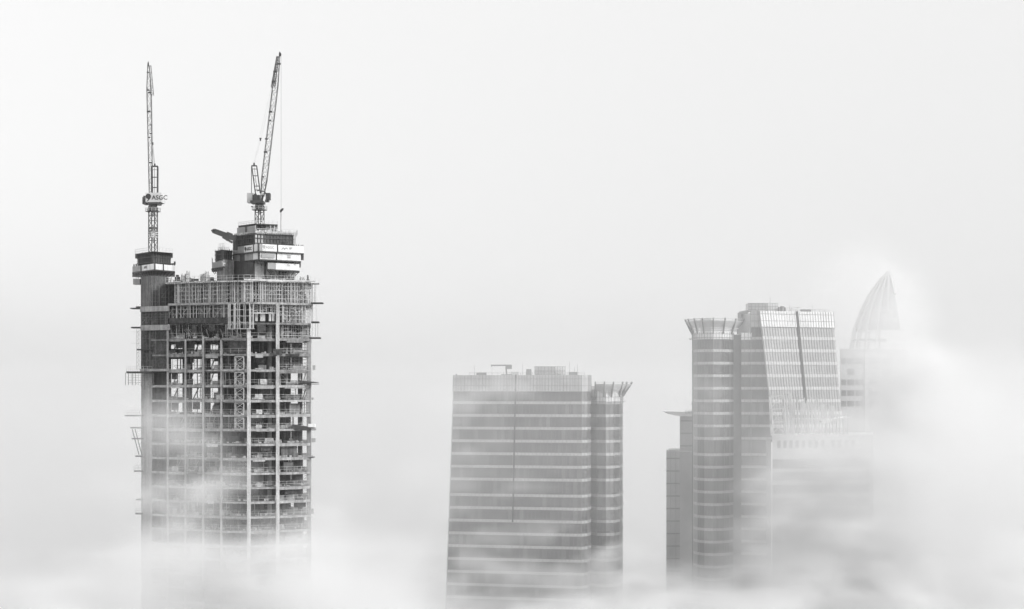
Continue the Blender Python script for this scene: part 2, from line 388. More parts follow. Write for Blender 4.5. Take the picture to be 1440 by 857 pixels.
# interior props on each open floor
for k in range(len(floors) - 1):
    y0, y1 = floors[k], floors[k + 1]; z0 = TZ(y1) + .01; z1 = TZ(y0) - .37
    if y0 > 745: break
    b = MB()
    dn = .75 if y0 < 505 else (.5 if y0 < 560 else .3)
    falsework(b, G([(240, 429.5), (309, 423.5)]), z0, z1, back=(.3, 4, 9), step=1.2, w=.09, lev=3, dens=dn * .8, diag=.25)
    falsework(b, G([(314, 421.6), (346, 420.6)]), z0, z1, back=(.4, 2.0), step=1.1, w=.1, lev=3, dens=dn, diag=.3)
    falsework(b, G([(355, 422), (388, 424)]), z0, z1, back=(2, 6, 9), step=1.3, w=.1, lev=3, dens=dn * .7, diag=.3)
    falsework(b, G([(394, 424), (432, 428.4)]), z0, z1, back=(.3, 2, 5), step=1.0, w=.12, lev=4, dens=dn if y0 < 520 else dn * .55, diag=.5)
    for _ in range(3):
        px = random.uniform(240, 300); b.bar(P(px, y1 - 1, 445), P(px + random.uniform(5, 9), y0 + 3, 445), .22)
    if 510 < y0 < 550 :
        for px in (425, 428): b.bar(P(px, y1, 440), P(px + 6, y0 + 3, 440), .25)
    tag(b.build('shoring_props', M['wet' if k % 3 else 'steel'], tower), None, kind='stuff')  # mostly dark grey props: shade of the deep floors put into colour
    for (a, c) in zip(front[:-1], front[1:]):
        q = random.random(); t0 = random.uniform(.06, .5); t1 = min(.95, t0 + random.uniform(.2, .5)); dy = random.uniform(.5, 3.0)
        pa = lerp(a, c, t0) + Vector((0, dy)); pc = lerp(a, c, t1) + Vector((0, dy)); hh = z1 - z0
        if y0 > 500 and q < .24: MB().wall(pa, pc, z0, z0 + hh * random.uniform(.3, .98), .12).build('partition_panel', M[random.choice(('wet', 'core', 'ply2', 'core'))], tower)
        elif q < .46: MB().wall(pa, pc, z0 + hh * random.uniform(.25, .7), z1, .06).build('hanging_net', M['net'], tower)
        elif q < .66:
            e = MB(); n = random.randint(3, 7)
            for i in range(n): e.bar((pa.x, pa.y + .2 * (i % 2), z0 + .1 + .13 * i), (pc.x + random.uniform(-.5, .5), pc.y + .2 * (i % 2), z0 + .1 + .13 * i), .12)
            e.build('timber_stack', M['timber'], tower)
        elif q < .74: MB().box(pa.x, pa.x + random.uniform(.8, 1.8), pa.y, pa.y + 1, z0, z0 + random.uniform(.7, 1.6)).build('site_bin', M[random.choice(('dark', 'skirtg', 'wet'))], tower)
        if random.random() < .35: MB().wall(lerp(a, c, random.uniform(.05, .3)) + Vector((0, -.22)), lerp(a, c, random.uniform(.5, .95)) + Vector((0, -.22)), z0 - random.uniform(.5, .9), z0 - .1, .05).build('edge_shutter', M[random.choice(('timber', 'ply2', 'pale', 'wet'))], tower)
    # loose stuff along the slab edge and a rail
    e = MB(); path = split(front, .55)
    for p in path:
        if random.random() < .42:
            s = random.uniform(.12, .42); h = random.uniform(.1, .42); dy = random.uniform(.15, 1.1)
            e.box(p[0] - s, p[0] + s * random.uniform(.2, 1), p[1] + dy, p[1] + dy + .4, z0 + .13, z0 + .13 + h)
    for _ in range(10):
        p = random.choice(path); dy = random.uniform(1.5, 7); s = random.uniform(.3, .9)
        e.box(p[0] - s, p[0] + s, p[1] + dy, p[1] + dy + 1, z0, z0 + random.uniform(.3, 1.2))
    tag(e.build('edge_debris', M['pale'], tower), None, kind='stuff')
    for a, c in zip(front[:-1], front[1:]):
        if random.random() < .75: rail(MB(), [lerp(a, c, .06) + Vector((0, .12)), lerp(a, c, .94) + Vector((0, .12))], z0 + .12, 1.1, 1.7, .055).build('guard_rail', M['steel'], tower)
# top deck: edge, rails, starter bars, stacked material
b = MB(); rail(b, G([(233, 428.4), (311, 421), (343, 418.7), (437, 426)]), TZ(394.5), 1.15, 1.5, .06)
rail(b, G([(233, 440), (330, 432)]), TZ(394.5), 1.2, 2.2, .06, .2)
b.build('guard_rail', M['steel'], tower)
b = MB()
for px in range(234, 438, 3):
    d = 428.4 - (px - 233) * .094 if px < 340 else 418.8 + (px - 343) * .077
    b.box(X(px, d) - .12, X(px, d) + .14, d - .25, d + .8, TZ(396.6), TZ(395.7))
    if random.random() < .3: b.bar(P(px, 396, d - .2), P(px + 8, 396.3, d - .2), .14, .25)
b.prism(G([(343, 418.2), (437, 425.8), (437, 426.5), (343, 418.9)]), TZ(395.2), TZ(392.6))
b.build('deck_edge_board', M['pale'], tower)
b = MB().prism(G([(437, 426.5), (449, 427.5), (449, 431), (437, 431)]), TZ(396.8), TZ(396)); b.build('deck_extension', M['wet'], tower)
b = MB(); rail(b, G([(437, 426.6), (448.6, 427.6), (448.6, 430.8)]), TZ(396), 1.1, 1.1, .05); b.build('guard_rail', M['steel'], tower)
for (px, d, n, h) in ((258, 431, 10, 2.2), (263, 432, 8, 2.9), (285, 429, 14, 2.4), (291, 430, 8, 3.1), (270, 434, 10, 1.6), (238, 432, 6, 1.4), (383, 425, 12, 2.4), (392, 426, 12, 2.0), (399, 427, 10, 2.3), (411, 428, 10, 1.6), (372, 424, 8, 1.3), (425, 430, 8, 1.5)):
    b = MB(); x = X(px, d)
    for i in range(n):
        a = 2 * math.pi * i / n; rx = random.uniform(.3, .55)
        b.bar((x + rx * math.cos(a), d + rx * math.sin(a), TZ(394.5)), (x + 1.15 * rx * math.cos(a), d + rx * math.sin(a), TZ(394.5) + h * random.uniform(.55, 1)), .07)
    for q in (.35, .7): b.prism([(x + .5 * math.cos(t * .785), d + .5 * math.sin(t * .785)) for t in range(8)], TZ(394.5) + h * q, TZ(394.5) + h * q + .06)
    b.build('starter_bars', M['dark'], tower)
b = MB()
for (pa, pb, d, h) in ((243, 256, 433, 1.5), (246, 252, 432, 1.9), (265, 284, 436, 1.2), (292, 303, 431, 1.3), (366, 386, 426, .9), (388, 396, 425, 1.0), (398, 418, 427, .8), (404, 409, 426, 1.3), (431, 434, 428, 1.6)):
    b.box(X(pa, d), X(pb, d), d, d + 1.6, TZ(394.5), TZ(394.5) + h * .45); b.box(X(pa + (pb - pa) * .2, d), X(pb - (pb - pa) * .3, d), d + .1, d + 1.5, TZ(394.5) + h * .45, TZ(394.5) + h)
b.build('deck_material', M['net'], tower)
# main core above the deck
mc = G([(329, 438), (359, 430.5), (371, 431.5), (371.3, 433), (374, 433.2), (374.5, 431.8), (416, 435.5), (415, 450), (329, 452)])
MB().prism(mc, TZ(395), Z(326, 432)).build('core_or_backing_wall', M['pale'], tower)
MB().wall((X(328.5, 437.8), 437.8), (X(357.5, 430.5), 430.5), TZ(394), Z(366, 433), .05, out=.25).build('core_shade_sheet', M['ply2'], tower)  # dark sheet over the left core face, its shade put into colour
for (pa, pb, y0, y1, m) in ((372, 378, 366, 371, 'dark'), (376, 388, 371, 378, 'wet'), (391, 392.5, 380, 388, 'net'), (396, 398, 380, 390, 'net'), (401, 407, 380, 388, 'wet'), (379, 382, 378, 392, 'wet')):
    d = 431.6 + (pa - 374) * .09
    MB().wall((X(pa, d), d), (X(pb, d + .4), d + .4), Z(y1, 432), Z(y0, 432), .3, out=.1 if m == 'dark' else .5).build('core_box_out', M[m], tower)
# small core
MB().prism(G([(305, 436), (314, 432), (329, 435), (328, 445), (306, 445)]), TZ(395), Z(366, 434)).build('core_or_backing_wall', M['wet'], tower)
# the plain shaft down to the street, in the fog
MB().prism(inset(plan, .6), 0.0, TZ(890)).build('lower_storeys', M['concrete'], tower)

# ================================================================== climbing formwork
def formwork(root, core, ycore0, ycore1, tiers, d0, panel_m, railtop=True, platform=None, gap=None):
    # form panels round the core
    zt, zb = Z(ycore0, d0), Z(ycore1, d0)
    for (a, c), m in zip(zip(core[:-1], core[1:]), panel_m):
        fpn = MB().wall(a, c, zb, zt, .3).build('form_panel', M[m], root)
        g = MB(); L = (Vector(c) - Vector(a)).length; n = max(3, int(L / .75))
        dv = (Vector(c) - Vector(a)).normalized(); nv = Vector((dv.y, -dv.x))
        for i in range(n + 1):
            p = lerp(a, c, i / n) + nv * .12
            g.bar((p.x, p.y, zb), (p.x, p.y, zt + random.uniform(0, .25)), random.choice((.09, .12, .16)))
        for q in (.2, .62, .95):
            p, r = Vector(a) + nv * .2, Vector(c) + nv * .2; zz = zb + (zt - zb) * q
            g.bar((p.x, p.y, zz), (r.x, r.y, zz), .14)
        g.build('waler', M['dark' if m == 'ply' else 'ply2' if m == 'ply2' else 'wet'], fpn)
    return root

# --- left core
lf = thing('climbing_formwork', 'dark climbing formwork with pale skirt panels around the left crane foot', 'climbing formwork', P(216, 386, 438), 'climbing formwork on the tower cores')
formwork(lf, G([(193.8, 441), (214.5, 434), (239, 439), (238, 452)]), 355.5, 373, None, 436, ('ply', 'ply2', 'ply2'))  # left face darker, right faces lighter: shade and sun in the colour
SK = []
def on_skirt(px, root):
    # the panel of this form that the given photo column falls on
    c = [o for a, b_, o in SK if a <= px <= b_ and o.parent == root]
    return c[0] if c else root
def skirts(root, segs, y0, y1, dref, floor_poly, m_floor='dark', t=.12):
    z0, z1 = Z(y1, dref), Z(y0, dref)
    for (pa, da, pb, db, m) in segs:
        SK.append((pa, pb, MB().wall((X(pa, da), da), (X(pb, db), db), z0, z1, t).build('skirt_panel', M[m], root)))
    b = MB().prism(G(floor_poly), z0 - .28, z0 - .02)
    c = Vector((0, 0))
    for p in G(floor_poly): c += Vector(p)
    c /= len(floor_poly)
    pts = split(G(floor_poly)[:3], 1.6)
    for p in pts:
        q = Vector(p).lerp(c, .3); b.bar((p[0], p[1], z0 - .2), (q.x, q.y, z0 - 1.3), .12)
    b.build('work_platform', M[m_floor], root)
fp = [(186, 441), (216.5, 430), (246, 437), (246, 455), (186, 457)]
skirts(lf, ((186.2, 441, 198, 436.8, 'skirtg'), (199, 436.4, 216.5, 430.1, 'skirt'), (219, 430.6, 229.5, 433.1, 'skirt'), (230.6, 433.4, 245.8, 437, 'skirt')), 372.5, 380.4, 434, fp)
b = MB()
for px, d in ((198.5, 436.5), (217.8, 430.2), (230, 433.1)): b.bar((X(px, d), d - .1, Z(381, 434)), (X(px, d), d - .1, Z(371.5, 434)), .2)
b.build('skirt_post', M['dark'], lf)
b = MB().prism(G([(190, 441), (215, 432.5), (243, 438), (243, 454), (190, 456)]), Z(355.8, 436), Z(355.2, 436)); b.build('top_platform', M['dark'], lf)
b = MB(); rail(b, G([(190.2, 441), (215, 432.7), (242.6, 438), (242.6, 454)]), Z(355.2, 436), 1.0, 1.1, .06); rail(b, G([(190.2, 441), (190.2, 455), (242.6, 454)]), Z(355.2, 436), 1.0, 1.1, .06); b.build('guard_rail', M['steel'], lf)
b = MB()
for px, d in ((188.5, 441), (191.5, 440), (207, 438), (224, 437), (243, 438), (245.5, 438)):
    b.bar((X(px, d), d, Z(373, 436)), (X(px, d), d, Z(370, 436)), .25)
b.bar(P(239, 372, 438), P(247, 371, 438), .3); b.bar(P(245.5, 372, 438), P(246, 368, 438), .35)
b.build('edge_post', M['dark'], lf)
tv = Vector((X(216.5, 430) - X(199, 436.4), 430 - 436.4)).normalized(); nv = Vector((tv.y, -tv.x))
q = Vector((X(202.5, 435.2), 435.2))
lettering('ASGC', .78, (q.x, q.y, Z(377.6, 434)), tv, nv, M['ink'], on_skirt(205, lf), bold=.035)
q = Vector((X(188.2, 440.2), 440.2))
o = emblem(MB(), (q.x + .25, q.y - .1, Z(376.3, 436)), .38, tv, nv).build('emblem', M['ink'], on_skirt(190, lf))
lettering('ASGC', .6, (q.x + .6, q.y - .25, Z(377.6, 436)), tv, nv, M['inkg'], on_skirt(190, lf), bold=.02)
b = MB().box(X(189.5, 438), X(199, 438), 436, 438.4, Z(400.5, 437), Z(392.5, 437)); b.build('hanging_cabin', M['skirtg'], lf)
b = MB()
for px in (191.5, 194.5): b.bar(P(px, 392.5, 437), P(px, 380.5, 437), .07)
b.build('hanger_rod', M['dark'], lf)
# --- small core
sf = thing('climbing_formwork', 'small dark climbing formwork box on the tower roof, left of the main core', 'climbing formwork', P(312, 388, 436), 'climbing formwork on the tower cores')
formwork(sf, G([(303.4, 437), (313, 433), (325.4, 436), (325, 446)]), 352.3, 368, None, 435, ('ply', 'ply', 'ply'))
skirts(sf, ((298, 438, 312, 431.6, 'skirtg'), (312.3, 431.6, 326.8, 435, 'skirtg')), 368, 376, 434, [(297.4, 438.2), (312, 431.4), (327.4, 435.2), (327, 447), (298, 448)])
b = MB(); rail(b, G([(306.5, 437), (313, 434), (322, 436)]), Z(352.3, 435), .7, .9, .07); rail(b, G([(308, 437), (315, 435)]), Z(352.3, 435), 1.6, .8, .07)
rail(b, G([(298, 438), (299, 445)]), Z(368, 435), 1.2, 1, .06)
b.build('guard_rail', M['steel'], sf)
tv = Vector((X(326.8, 435) - X(312.3, 431.6), 435 - 431.6)).normalized(); nv = Vector((tv.y, -tv.x)); q = Vector((X(314.3, 432), 432))
MB().wall((X(313.3, 431.8), 431.8), (X(322, 433.9), 433.9), Z(374.4, 432), Z(369.6, 432), .04, out=.06).build('sign_board', M['skirt'], sf)
lettering('ASGC', .62, (q.x, q.y, Z(373.8, 432)) , tv, nv * 1, M['inkg'], sf, bold=.02).location += Vector((nv.x, nv.y, 0)) * .06
# --- main core
mf = thing('climbing_formwork', 'large tiered climbing formwork with sign panels on the main core under the right crane', 'climbing formwork', P(372, 366, 436), 'climbing formwork on the tower cores')
formwork(mf, G([(328.8, 438), (357.5, 430.5), (411.5, 434.5), (411, 450)]), 329.5, 346, None, 432, ('ply', 'ply2', 'ply2'))  # shaded left face in dark plywood, lit right faces in the lighter
S = lambda px: 437.5 - (px - 327) * .29 if px < 365 else 426.4 + (px - 365) * .125
fp = [(327, 437.6), (365, 426.2), (427.2, 434.3), (427, 455), (327, 457)]
skirts(mf, [(a, S(a), c, S(c), m) for a, c, m in ((327.2, 343, 'skirtg'), (343.4, 356.3, 'skirt'), (357, 362.5, 'skirt'), (362.7, 364.9, 'skirtg'), (365.2, 368.7, 'skirtg'), (369, 390, 'skirt'), (391.2, 427, 'skirt'))], 344.8, 354.4, 430, fp)
fp2 = [(327.8, 437.8), (365, 426.8), (423.2, 434.2), (423, 454), (328, 456)]
S2 = lambda px: S(px) + .5
skirts(mf, [(a, S2(a), c, S2(c), m) for a, c, m in ((327.8, 337, 'skirtg'), (337.2, 343.8, 'ply2'), (344, 355.6, 'skirtg'), (355.8, 362.6, 'skirt'), (365.6, 388, 'skirt'), (389.6, 423, 'skirt'))], 356.4, 365.6, 430, fp2)
MB().wall((X(367.5, S2(367) - .15), S2(367) - .15), (X(386, S2(386) - .15), S2(386) - .15), Z(363.6, 430), Z(358.4, 430), .04, out=.1).build('sign_board', M['inkg'], mf)
skirts(mf, [(a, S2(a) + .6, c, S2(c) + .6, m) for a, c, m in ((376.5, 387, 'inkg'), (387.6, 421, 'skirt'))], 370, 379, 430, [(376, 429.5), (398, 431.4), (421.3, 434.9), (421, 440), (376, 440)])
b = MB()
for px in (356.7, 363, 390.6): b.bar((X(px, S(px)), S(px) - .1, Z(355, 430)), (X(px, S(px)), S(px) - .1, Z(343.8, 430)), .22)
for px in (364.5, 389): b.bar((X(px, S2(px)), S2(px) - .1, Z(366, 430)), (X(px, S2(px)), S2(px) - .1, Z(356, 430)), .22)
for px in (375, 382, 388, 396, 402, 409, 416): b.bar((X(px, 433.5), 433.5, Z(371, 432)), (X(px, 433.5), 433.5, Z(355, 432)), .3)
b.build('skirt_post', M['dark'], mf)
b = MB()
for px in (412.5, 414, 417, 420, 423.5, 426): b.bar((X(px, 435), 435, Z(346, 432)), (X(px, 435), 435, Z(342.8 + random.random(), 432)), .16)
for px in (396, 398, 400, 404): b.bar((X(px, 432), 432, Z(345, 432)), (X(px + random.uniform(-1, 1), 432), 432, Z(340, 432)), .3)
b.build('edge_post', M['dark'], mf)
# signs
def sign(px, y, size, txt, m, root, SF, emb=None, bold=.03):
    a = Vector((X(px, SF(px)), SF(px))); c = Vector((X(px + 6, SF(px + 6)), SF(px + 6))); t = (c - a).normalized(); n = Vector((t.y, -t.x))
    root = on_skirt(px, root)
    if emb: emblem(MB(), (a.x - t.x * .5, a.y - t.y * .5, Z(y, 430) + size * .45), emb, t, n).build('emblem', M[m], root)
    lettering(txt, size, (a.x, a.y, Z(y, 430)), t, n, M[m], root, bold=bold)
sign(346.6, 351.8, 1.0, 'ASGC', 'ink', mf, S, .42)
sign(373.8, 350.8, .9, 'ASGC', 'inkg', mf, S, .35, .01)
b = MB()
for (px0, y0, px1, y1) in ((396, 351, 398.5, 348.6), (398.5, 348.6, 401, 351), (399.5, 351, 402.5, 348.6), (402.5, 348.6, 404.5, 350.8), (407, 348.8, 411, 348.8), (407, 350.3, 410, 350.3)):
    b.bar(P(px0, y0, S(px0) - .06), P(px1, y1, S(px1) - .06), .05, .2)
for (px0, px1, y) in ((404, 409, 359.6), (404, 409, 361.6), (404.5, 408.5, 363), (404, 407, 372), (404, 408, 374)):
    d = S2(px0) + (.6 if y > 368 else 0) - .06; b.bar(P(px0, y, d), P(px1, y, d + .5), .05, .14)
b.build('sign_marks', M['inkg'], mf)
# top platforms
b = MB().prism(G([(332.5, 437.5), (359, 430.2), (411, 434.2), (414, 436), (413, 452), (333, 454)]), Z(328.8, 432), Z(328.2, 432)); b.build('top_platform', M['dark'], mf)
for (pa, pb, m) in ((333.4, 344, 'skirtg'), (344.2, 347.6, 'ply2'), (347.8, 359, 'skirtg')):
    MB().wall((X(pa, 437.4 - (pa - 332.5) * .27), 437.4 - (pa - 332.5) * .27), (X(pb, 437.4 - (pb - 332.5) * .27), 437.4 - (pb - 332.5) * .27), Z(327.4, 434), Z(319.2, 434), .12).build('skirt_panel', M[m], mf)
MB().prism(G([(335, 437), (358, 431), (390.5, 433.5), (390, 446), (336, 448)]), Z(316.9, 434), Z(316.1, 434)).build('top_platform', M['dark'], mf)
b = MB(); rail(b, G([(335.5, 437), (358, 431.2), (390, 433.6)]), Z(316.2, 434), .75, 1.2, .07)
rail(b, G([(335.5, 447), (390, 446)]), Z(316.2, 434), .75, 1.4, .07)
rail(b, G([(361, 431), (413.5, 435), (418.5, 436)]), Z(328.2, 432), 1.0, 1.0, .07); rail(b, G([(418, 437), (414, 452), (370, 452)]), Z(328.2, 432), 1.2, 1.2, .06)
falsework(b, G([(360, 431.4), (392, 433.8)]), Z(328, 432), Z(317, 432), back=(.1, 1.4, 5), step=1.0, w=.1, lev=3, dens=.75, diag=.6)
falsework(b, G([(380, 433), (414, 435.6)]), Z(328, 432), Z(323, 432), back=(.3, 3), step=1.3, w=.08, lev=2, dens=.6)
b.build('guard_rail', M['steel'], mf)
b = MB()
for (pa, pb, y) in ((379, 386, 325), (399, 405, 326), (383, 388, 321.5), (392, 394, 324), (409, 414, 327)): b.box(X(pa, 438), X(pb, 438), 437, 438.6, Z(328, 434), Z(y, 434))
b.build('stacked_gear', M['net'], mf)
b = MB()
for i in range(20):
    px = 361 + i * 2.6; d = 430.2 + (px - 358) * .075
    b.box(X(px, d), X(px + 1.3, d), d - .25, d + .4, Z(329.6, 432), Z(328.9, 432))
b.build('tie_plate', M['skirt'], mf)

# ================================================================== cranes
def crane_common(name, label, px, d, ybase, ytop, w, rot):
    t = thing(name, label, 'tower crane', P(px, ybase, d), 'tower cranes on the unfinished tower')
    b = MB(); x = X(px, d)
    ux = Vector((math.cos(rot), math.sin(rot), 0))
    lattice(b, (x, d, Z(ybase, d)), (x, d, Z(ytop, d)), w, w, 1.55, .2, .1, ux)
    b.build('mast', M['crane'], t)
    return t, x
c1, x1 = crane_common('tower_crane', 'left luffing crane, jib almost upright, white lettered machinery housing', 215.3, 444, 385, 292, 1.5, R(38))
d = 444
b = MB()
for y0, y1 in ((319.5, 322.5), (324.5, 327), (303.2, 304)):
    b.loft([(x1 + 1.12 * math.cos(R(38 + 45 + 90 * i)), d + 1.12 * math.sin(R(38 + 45 + 90 * i))) for i in range(4)], Z(y1, d), [(x1 + 1.12 * math.cos(R(38 + 45 + 90 * i)), d + 1.12 * math.sin(R(38 + 45 + 90 * i))) for i in range(4)], Z(y0, d))
b.build('mast_collar', M['crane'], c1)
lattice(MB(), (x1, d, Z(334, d)), (x1, d, Z(327, d)), 1.62, 1.62, 1.1, .14, .14, (math.cos(R(38)), math.sin(R(38)), 0)).build('mast_collar', M['cranel'], c1, 'pale ring section of the dark mast')
b = MB(); b.cyl((x1, d), 1.75, Z(298.2, d), Z(297.6, d)); pts = [(x1 + 1.75 * math.cos(a * .524), d + 1.75 * math.sin(a * .524)) for a in range(13)]
sp = b.build('service_platform', M['crane'], c1)
b = MB(); rail(b, pts, Z(297.6, d), .8, 1, .06); b.build('guard_rail', M['steel'], sp)
b = MB().cyl((x1, d), .95, Z(297, d), Z(287.5, d)); b.bar((x1 - .9, d - 1, Z(297, d)), (x1 - .5, d - .8, Z(288, d)), .5); b.bar((x1 + 1, d - .6, Z(297, d)), (x1 + .7, d - .6, Z(290, d)), .3); b.build('slewing_ring', M['crane'], c1)
b = MB().box(X(206.5, d), X(228.6, d), d - 1.6, d + 3.4, Z(285.4, d), Z(272.2, d)); mh = b.build('machinery_housing', M['cranel'], c1)
b = MB().prism([(X(209, d), d - 1.4), (X(224, d), d - 1.4), (X(224, d), d + 3), (X(209, d), d + 3)], Z(288, d), Z(285.5, d)); b.build('machinery_deck', M['crane'], c1)
b = MB().box(X(201.3, d), X(206.3, d), d - 1, d + 2.5, Z(287.6, d), Z(278, d)); b.box(X(203.5, d), X(206.4, d), d - 1.8, d - .9, Z(281, d), Z(276.5, d)); b.build('counterweight', M['crane'], c1)
b = MB().poly([P(x, y, d - 1.5) for x, y in ((221, 286), (228, 285.5), (222, 288.5))], (0, 1, 0), 2); b.build('housing_bracket', M['crane'], c1)
lettering('ASGC', 1.42, (X(213.4, d - 1.6), d - 1.6, Z(280.9, d - 1.6)), (1, 0), (0, -1), M['ink'], mh, bold=.02)
emblem(MB(), (X(210.5, d), d - 1.6, Z(277.3, d)), .62, (1, 0), (0, -1)).build('emblem', M['ink'], mh)
b = MB()
for y0 in (234.2,): b.bar(P(213, y0, d), P(222, y0, d), .32)
b.bar(P(213.6, 272, d), P(213.2, 234, d), .3); b.bar(P(221.4, 272, d), P(221.7, 234, d), .3)
for y in (239, 249.5, 264): b.bar(P(213.4, y, d), P(221.6, y, d), .2 if y > 240 else .1)
b.bar(P(217.6, 272, d), P(217.4, 236, d), .09); b.bar(P(223, 272, d), P(223.2, 236, d + 2), .05)
b.bar(P(217.7, 234, d), P(217.7, 230.4, d), .3, .4)
b.build('a_frame', M['dark'], c1)
j0, j1 = P(212.3, 271, 443), P(208.7, 92, 452)
b = MB(); lattice(b, j0, lerp(j0, j1, .82), .8, .95, 1.6, .09, .05, (1, 0, 0)); lattice(b, lerp(j0, j1, .82), j1, .95, .35, 1.5, .08, .045, (1, 0, 0)); jb = b.build('jib', M['crane'], c1)
b = MB().poly([P(x, y, 452) for x, y in ((207.4, 93), (207.2, 90), (208.3, 86.3), (209, 89), (209, 93))], (0, 1, 0), .5); b.build('jib_head', M['dark'], jb)
b = MB(); lattice(b, P(214.2, 134, 450), P(211.3, 93, 452.5), .65, .4, 1.0, .05, .05, (1, 0, 0)); b.build('jib_walkway', M['crane'], jb)
b = MB()
for x, y, s in ((208.9, 157, .55), (211.6, 176, .35), (212.3, 188, .35), (209.9, 193.5, .35), (208.4, 127, .45), (208, 102, .35), (210.3, 130.5, .5), (211.5, 229, .4)): 
    p = P(x, y, 448); b.bar(p + Vector((-s * .7, 0, 0)), p + Vector((s * .7, 0, 0)), s * .7)
b.build('jib_pulley', M['dark'], jb)
b = MB().bar(P(217.7, 231, d), P(214.9, 204, 446), .07).bar(P(214.9, 202, 446), P(213.4, 132, 450), .055).bar(P(216.5, 231, d), P(214, 205, 446), .05)
b.build('pendant_rope', M['crane'], c1)
b = MB().box(X(214, 446), X(215.7, 446), 445.7, 446.2, Z(204, 446), Z(200.6, 446)); b.build('pulley_block', M['dark'], c1)

c2, x2 = crane_common('tower_crane', 'right luffing crane with tilted jib, hoist rope and hook over the main core', 365, 442, 345, 290, 1.5, R(38))
d = 442
b = MB(); b.cyl((x2, d), 1.75, Z(296, d), Z(295.3, d)); b.box(X(354, d), X(356.5, d), d - 1.4, d - .6, Z(292, d), Z(291, d)); sp = b.build('service_platform', M['crane'], c2)
pts = [(x2 + 1.75 * math.cos(a * .524), d + 1.75 * math.sin(a * .524)) for a in range(13)]
b = MB(); rail(b, pts, Z(295.3, d), .8, 1, .06); b.build('guard_rail', M['steel'], sp)
b = MB().cyl((x2, d), .85, Z(295, d), Z(286, d)); b.bar((x2 - .9, d - .6, Z(293, d)), (x2 - .6, d - .6, Z(287, d)), .4); b.bar((x2 + 1.2, d - .6, Z(293, d)), (x2 + .7, d - .6, Z(287, d)), .3); b.build('slewing_ring', M['crane'], c2)
b = MB().box(X(353, d), X(371, d), d - 1.5, d + 3, Z(286.4, d), Z(283, d)); b.box(X(356, d), X(366, d), d - 1.2, d + 2, Z(283, d), Z(275, d)); b.box(X(358, d), X(362, d), d - 1.35, d - 1.2, Z(281, d), Z(273.5, d)); b.bar(P(368, 284, d - 1), P(370, 274, d - 1), .4)
b.build('machinery_deck', M['dark'], c2)
b = MB().box(X(346.8, d), X(355.5, d), d + .4, d + 3.4, Z(284.6, d), Z(271.4, d)); b.build('counterweight', M['cranel'], c2)
b = MB().prism([(X(375, d), d - 2), (X(381, d), d - 2), (X(381, d), d), (X(375, d), d)], Z(282, d), Z(272.8, d)); b.prism([(X(374, d), d - 1.8), (X(379, d), d - 1.8), (X(379, d), d), (X(374, d), d)], Z(285, d), Z(282, d)); b.build('operator_cab', M['dark'], c2)
b = MB()
for y in (233.5, 238): b.bar(P(353.6, y, d), P(361.4, y, d), .3 if y < 235 else .14)
b.bar(P(354, 234, d), P(359.8, 276, d), .24); b.bar(P(361, 234, d), P(366, 272, d), .24); b.bar(P(353.6, 234, d), P(353.8, 282, d + 2), .14)
for y, a, c in ((247.5, 355.8, 362.8), (262, 357.8, 364.8), (267.5, 358.6, 365.5)): b.bar(P(a, y, d), P(c, y, d), .18)
b.bar(P(356, 248, d), P(362, 262, d), .06); b.bar(P(357.6, 236, d), P(361.8, 270, d), .08)
b.bar(P(357.3, 233, d), P(357.4, 229.4, d), .35, .5)
b.build('a_frame', M['crane'], c2)
j0, j1 = P(369, 276, 441), P(392, 80, 446)
b = MB(); lattice(b, j0, lerp(j0, j1, .12), .7, 1.25, 1.5, .13, .08, (1, 0, 0)); lattice(b, lerp(j0, j1, .12), lerp(j0, j1, .8), 1.25, 1.2, 1.7, .11, .06, (1, 0, 0)); lattice(b, lerp(j0, j1, .8), j1, 1.2, .5, 1.5, .1, .055, (1, 0, 0))
b.bar(P(362, 268, 440), P(372.5, 270, 440), .2); b.bar(P(372.5, 270, 440), P(375, 276, 440), .25); b.bar(P(375, 276, 440), P(374, 284, 440), .25)
jb = b.build('jib', M['crane'], c2)
b = MB().poly([P(x, y, 446) for x, y in ((392, 79), (392.2, 75), (393.4, 72.5), (395.3, 75.5), (395.2, 78), (393, 80))], (0, 1, 0), .6); b.build('jib_head', M['dark'], jb)
b = MB(); lattice(b, P(384, 123, 445), P(390.5, 80, 446.5), .85, .5, .9, .08, .07, (1, 0, 0)); b.build('jib_walkway', M['crane'], jb)
b = MB()
for x, y, s in ((380.5, 157.5, .5), (386.5, 101, .45), (384.5, 115, .5), (392.2, 90, .5), (374.6, 195.6, .4), (373.5, 214, .5), (369.5, 249, .4), (380, 170, .3)):
    p = P(x, y, 444); b.bar(p + Vector((-s * .8, 0, 0)), p + Vector((s * .8, 0, 0)), s * .8)
b.build('jib_pulley', M['dark'], jb)
b = MB()
for k in (-.12, .12): b.bar(P(357.4, 230, d) + Vector((k, 0, 0)), P(366, 197, 443) + Vector((k, 0, 0)), .05)
for k in (-.3, .1): b.bar(P(366.4, 195, 443) + Vector((k, 0, 0)), P(386, 112, 445) + Vector((k, 0, 0)), .035)
b.build('pendant_rope', M['steel'], c2)
b = MB().box(X(365.4, 443), X(367.2, 443), 442.7, 443.2, Z(198.2, 443), Z(194.6, 443)); b.box(X(364.8, 443), X(368, 443), 442.8, 443.1, Z(195.2, 443), Z(194.2, 443)); b.build('pulley_block', M['dark'], c2)
MB().bar(P(395.3, 76, 446), P(395.3, 293, 446), .045).build('hoist_rope', M['crane'], c2)
b = MB().poly([P(x, y, 446) for x, y in ((393.4, 298.6), (393.8, 295.5), (396.2, 293.2), (398.6, 293), (398.2, 295.4), (396, 297.5), (395, 299.4))], (0, 1, 0), .5); b.build('hook_block', M['dark'], c2)
MB().bar(P(395.2, 299, 446), P(394.8, 328, 446), .16).build('load_sling', M['skirtg'], c2)

